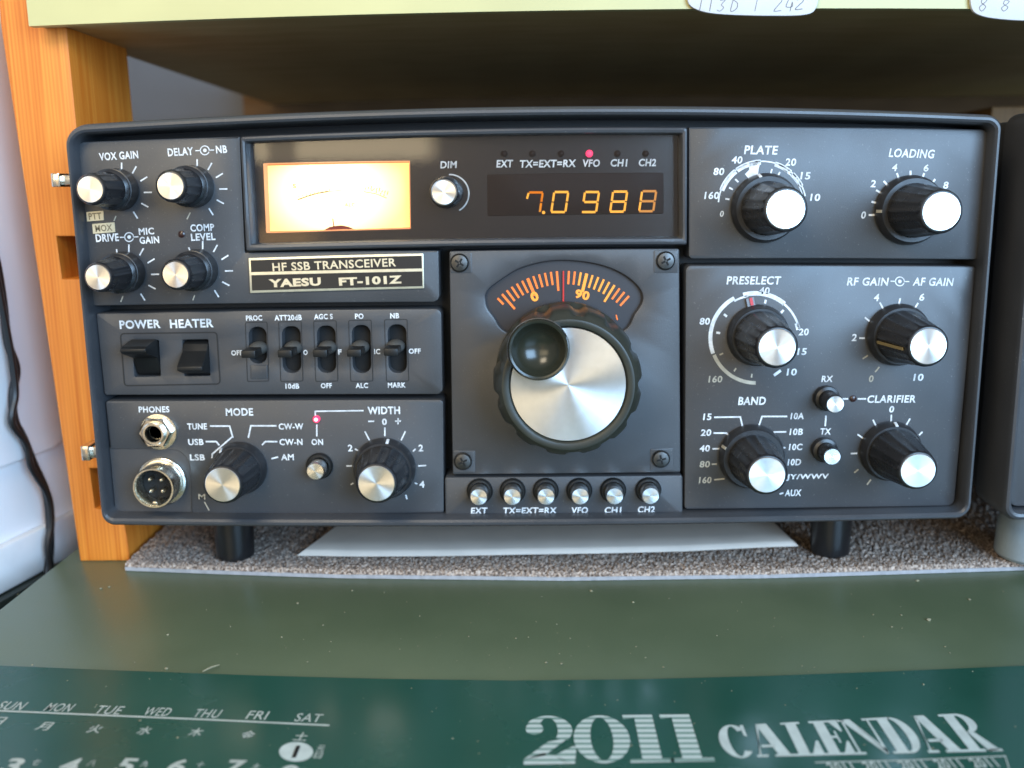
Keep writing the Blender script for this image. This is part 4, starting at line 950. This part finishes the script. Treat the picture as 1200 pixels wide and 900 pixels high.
bm = bmesh.new(); text(bm, 'M', 236.5, 582, 8, 6.5, Yc); stroke(bm, [(239.5, 588), (245, 598)], 1.4, Yc); obj('legend', bm, M['inkdim'], PC, smooth=False)
legend(PC, Yc, [('ON', 371.8, 518, 13.5, 7.2, .02), ('WIDTH', 449.8, 481, 38, 9, .022), ('0', 450.5, 494.3, 5.6, 7.6, .02), ('2', 410.5, 525, 5.5, 8, .02), ('2', 493.2, 525, 5.5, 8, .02), ('4', 494.5, 567.5, 6, 8, .02)],
       [[(369.5, 487), (369.3, 482), (426, 481.2)], [(371.2, 497.5), (371.3, 511.5)], [(431.5, 493.8), (438.5, 493.6)], [(463, 493.6), (470, 493.4)], [(466.6, 490), (466.4, 497.2)], [(427.5, 505.5), (433, 516)], [(451, 501), (451, 511)], [(475, 505.5), (470, 516)], [(416, 526), (419.5, 528)], [(487, 526), (484, 529)], [(406, 546), (412.5, 546)], [(490, 546), (499.5, 545.5)], [(411, 568), (414, 566)], [(486, 566), (489, 567)], [(475.5, 580), (477, 585)]], w=1.6)
Yd = -.00015
bb = legend(PBB, Yd, [('EXT', 561.5, 598.5, 19, 7.6, .022), ('TX=EXT=RX', 621, 598.3, 63, 7.6, .022), ('VFO', 679.3, 598, 19.5, 7.6, .022), ('CH1', 718.3, 597.8, 19.5, 7.6, .022), ('CH2', 757.5, 597, 20, 7.6, .022)])
cP = (893.3, 240.5)
bm = bmesh.new()
for t in (('PLATE', 892, 175.8, 39, 10), ('40', 863.8, 187.4, 12.5, 8.4), ('80', 842.5, 201, 12.5, 8.4), ('160', 834.3, 229, 17, 8.4), ('20', 926.8, 190, 12.5, 8.4), ('15', 944, 206, 11.5, 8.4), ('10', 955.5, 231.3, 11.5, 8.4), ('0', 846, 250.5, 4.5, 7)): text(bm, *t, Yd, .018)
stroke(bm, arc(cP, 51.5, 176, 12, 40), 1.6, Yd); stroke(bm, arc(cP, 48.5, 60, 14, 20), 1.2, Yd)
for a0, a1 in ((160, 128), (126, 92), (73, 49), (46, 26)): stroke(bm, arc(cP, 50.5, a0, a1, 12), 6, Yd)
for l in ticks(cP, 39, 44, (170, 152, 136, 75, 62)): stroke(bm, l, 2.0, Yd)
bm.faces.new([bm.verts.new(onY(x, y, Yd)) for x, y in ((877, 209), (873, 204), (878, 199), (878, 190), (891, 190), (889, 198), (888, 208))])
obj('legend', bm, M['ink'], PD, smooth=False)
cL = (1067, 247)
legend(PD, Yd, [('LOADING', 1068.6, 179.8, 53, 10), ('4', 1048.5, 196.3, 6, 8.2), ('6', 1085.5, 196.8, 6, 8.2), ('2', 1023.5, 215.2, 6, 8.2), ('8', 1108.5, 217, 6, 8.2), ('0', 1012, 252, 5.5, 8.4)],
       ticks(cL, 41, 47, (167, 149, 132, 110, 90, 70, 52)) + [[(1018, 252), (1027, 251.8)]], w=2.4)
Ye = .00005
cR = (885.5, 396.2)
bm = bmesh.new(); bq = bmesh.new()
for t in (('PRESELECT', 883.5, 328.6, 63, 9.6), ('40', 895.8, 340.6, 12.5, 8), ('80', 826, 376.5, 12, 8), ('20', 942, 389, 11.5, 8.2), ('15', 940, 412, 10.5, 8), ('10', 928, 436, 11.5, 8.2)): text(bm, *t, Ye, .018)
stroke(bm, arc(cR, 53, 200, 118, 30), 4.6, Ye); stroke(bm, arc(cR, 50, 120, 100, 8), 2.2, Ye); stroke(bm, arc(cR, 52.5, 106, 50, 24), 5.2, Ye); stroke(bm, arc(cR, 52, 52, 12, 16), 2.6, Ye); stroke(bm, arc(cR, 51, 20, 11, 5), 5, Ye)
stroke(bm, [(907, 440), (915, 434)], 3.2, Ye)
for l in ticks(cR, 42, 46.5, (143, 172, 75, 45)): stroke(bm, l, 2.6, Ye)
obj('legend', bm, M['ink'], PE, smooth=False)
stroke(bq, arc(cR, 52.5, 270, 202, 26), 4.2, Ye); text(bq, '160', 838.5, 444.3, 16, 8, Ye, .018)
for l in ticks(cR, 42, 46.5, (205, 237, 264)): stroke(bq, l, 1.8, Ye)
obj('legend', bq, M['inkdim'], PE, smooth=False)
legend(PE, Ye, [('RF GAIN', 1017, 330, 48, 9.6), ('AF GAIN', 1093.7, 330.2, 47, 9.6), ('4', 1027.3, 348.6, 6, 8.6), ('6', 1080.5, 348.2, 6, 8.6), ('2', 1001.3, 395.5, 5.6, 8.4), ('10', 1076.5, 442.2, 11.5, 8.4)],
       [[(1031, 354.5), (1035, 362)], [(1055, 349.5), (1053, 358)], [(1076, 355), (1071.5, 362)], [(1013.5, 372), (1019, 376.5)], [(1007, 396.2), (1013.5, 396.4)]], sym=[(1054.5, 329.8)], w=2.0)
legend(PE, Ye, [('0', 1021, 443.8, 5.5, 8)], [[(1011, 420.5), (1017, 416.5)], [(1025.5, 436), (1030.5, 430)]], m='inkdim', w=1.6)
legend(PE, Ye, [('BAND', 881.5, 469.8, 32, 9.6), ('15', 829, 488.5, 9.5, 7.8), ('20', 827.5, 507, 12, 7.8), ('40', 826, 525.4, 12, 7.8), ('10A', 934.5, 487.5, 15.5, 7.8), ('10B', 933.3, 506, 15.5, 7.8), ('10C', 932.5, 523.8, 15.5, 7.8), ('10D', 931, 541.6, 15.5, 7.8), ('JJY/WWV', 944.5, 559.3, 53, 8), ('AUX', 929.5, 577.6, 19, 8)],
       [[(837, 489), (867.5, 488.6), (871, 503)], [(836, 507.5), (851, 507.5), (855, 511)], [(922.5, 488), (893, 488), (888, 503)], [(921.5, 506), (907, 506.3), (903, 511)], [(916, 525), (920.5, 524.5)], [(913.5, 579), (918, 577.6)], [(835, 526), (843, 525.8)]], w=1.8)
legend(PE, Ye, [('80', 826, 544, 12, 7.8), ('160', 826.5, 562.6, 14.5, 7.8)], [[(834, 544), (840, 543.8)], [(837, 562.2), (849, 561)], [(1001, 554), (1006, 550)], [(1016, 568), (1020.5, 562)]], m='inkdim', w=1.7)
legend(PE, Ye, [('RX', 969.5, 444, 13, 7.4), ('TX', 967.5, 505.6, 12.5, 7.6), ('CLARIFIER', 1045, 467.6, 57, 9), ('0', 1045, 479.6, 5.6, 7.8)],
       [[(985, 467.5), (994, 467.4)], [(1005, 467.4), (1015, 467.4)], [(968, 487), (967, 499.5)], [(1044.6, 486), (1044, 497)], [(1066.5, 490.5), (1061, 500)], [(1081, 506), (1077, 510)], [(1023, 492), (1028, 502)], [(1005, 509), (1012, 514)], [(997, 531.5), (1004.5, 531.2)]], w=1.8)
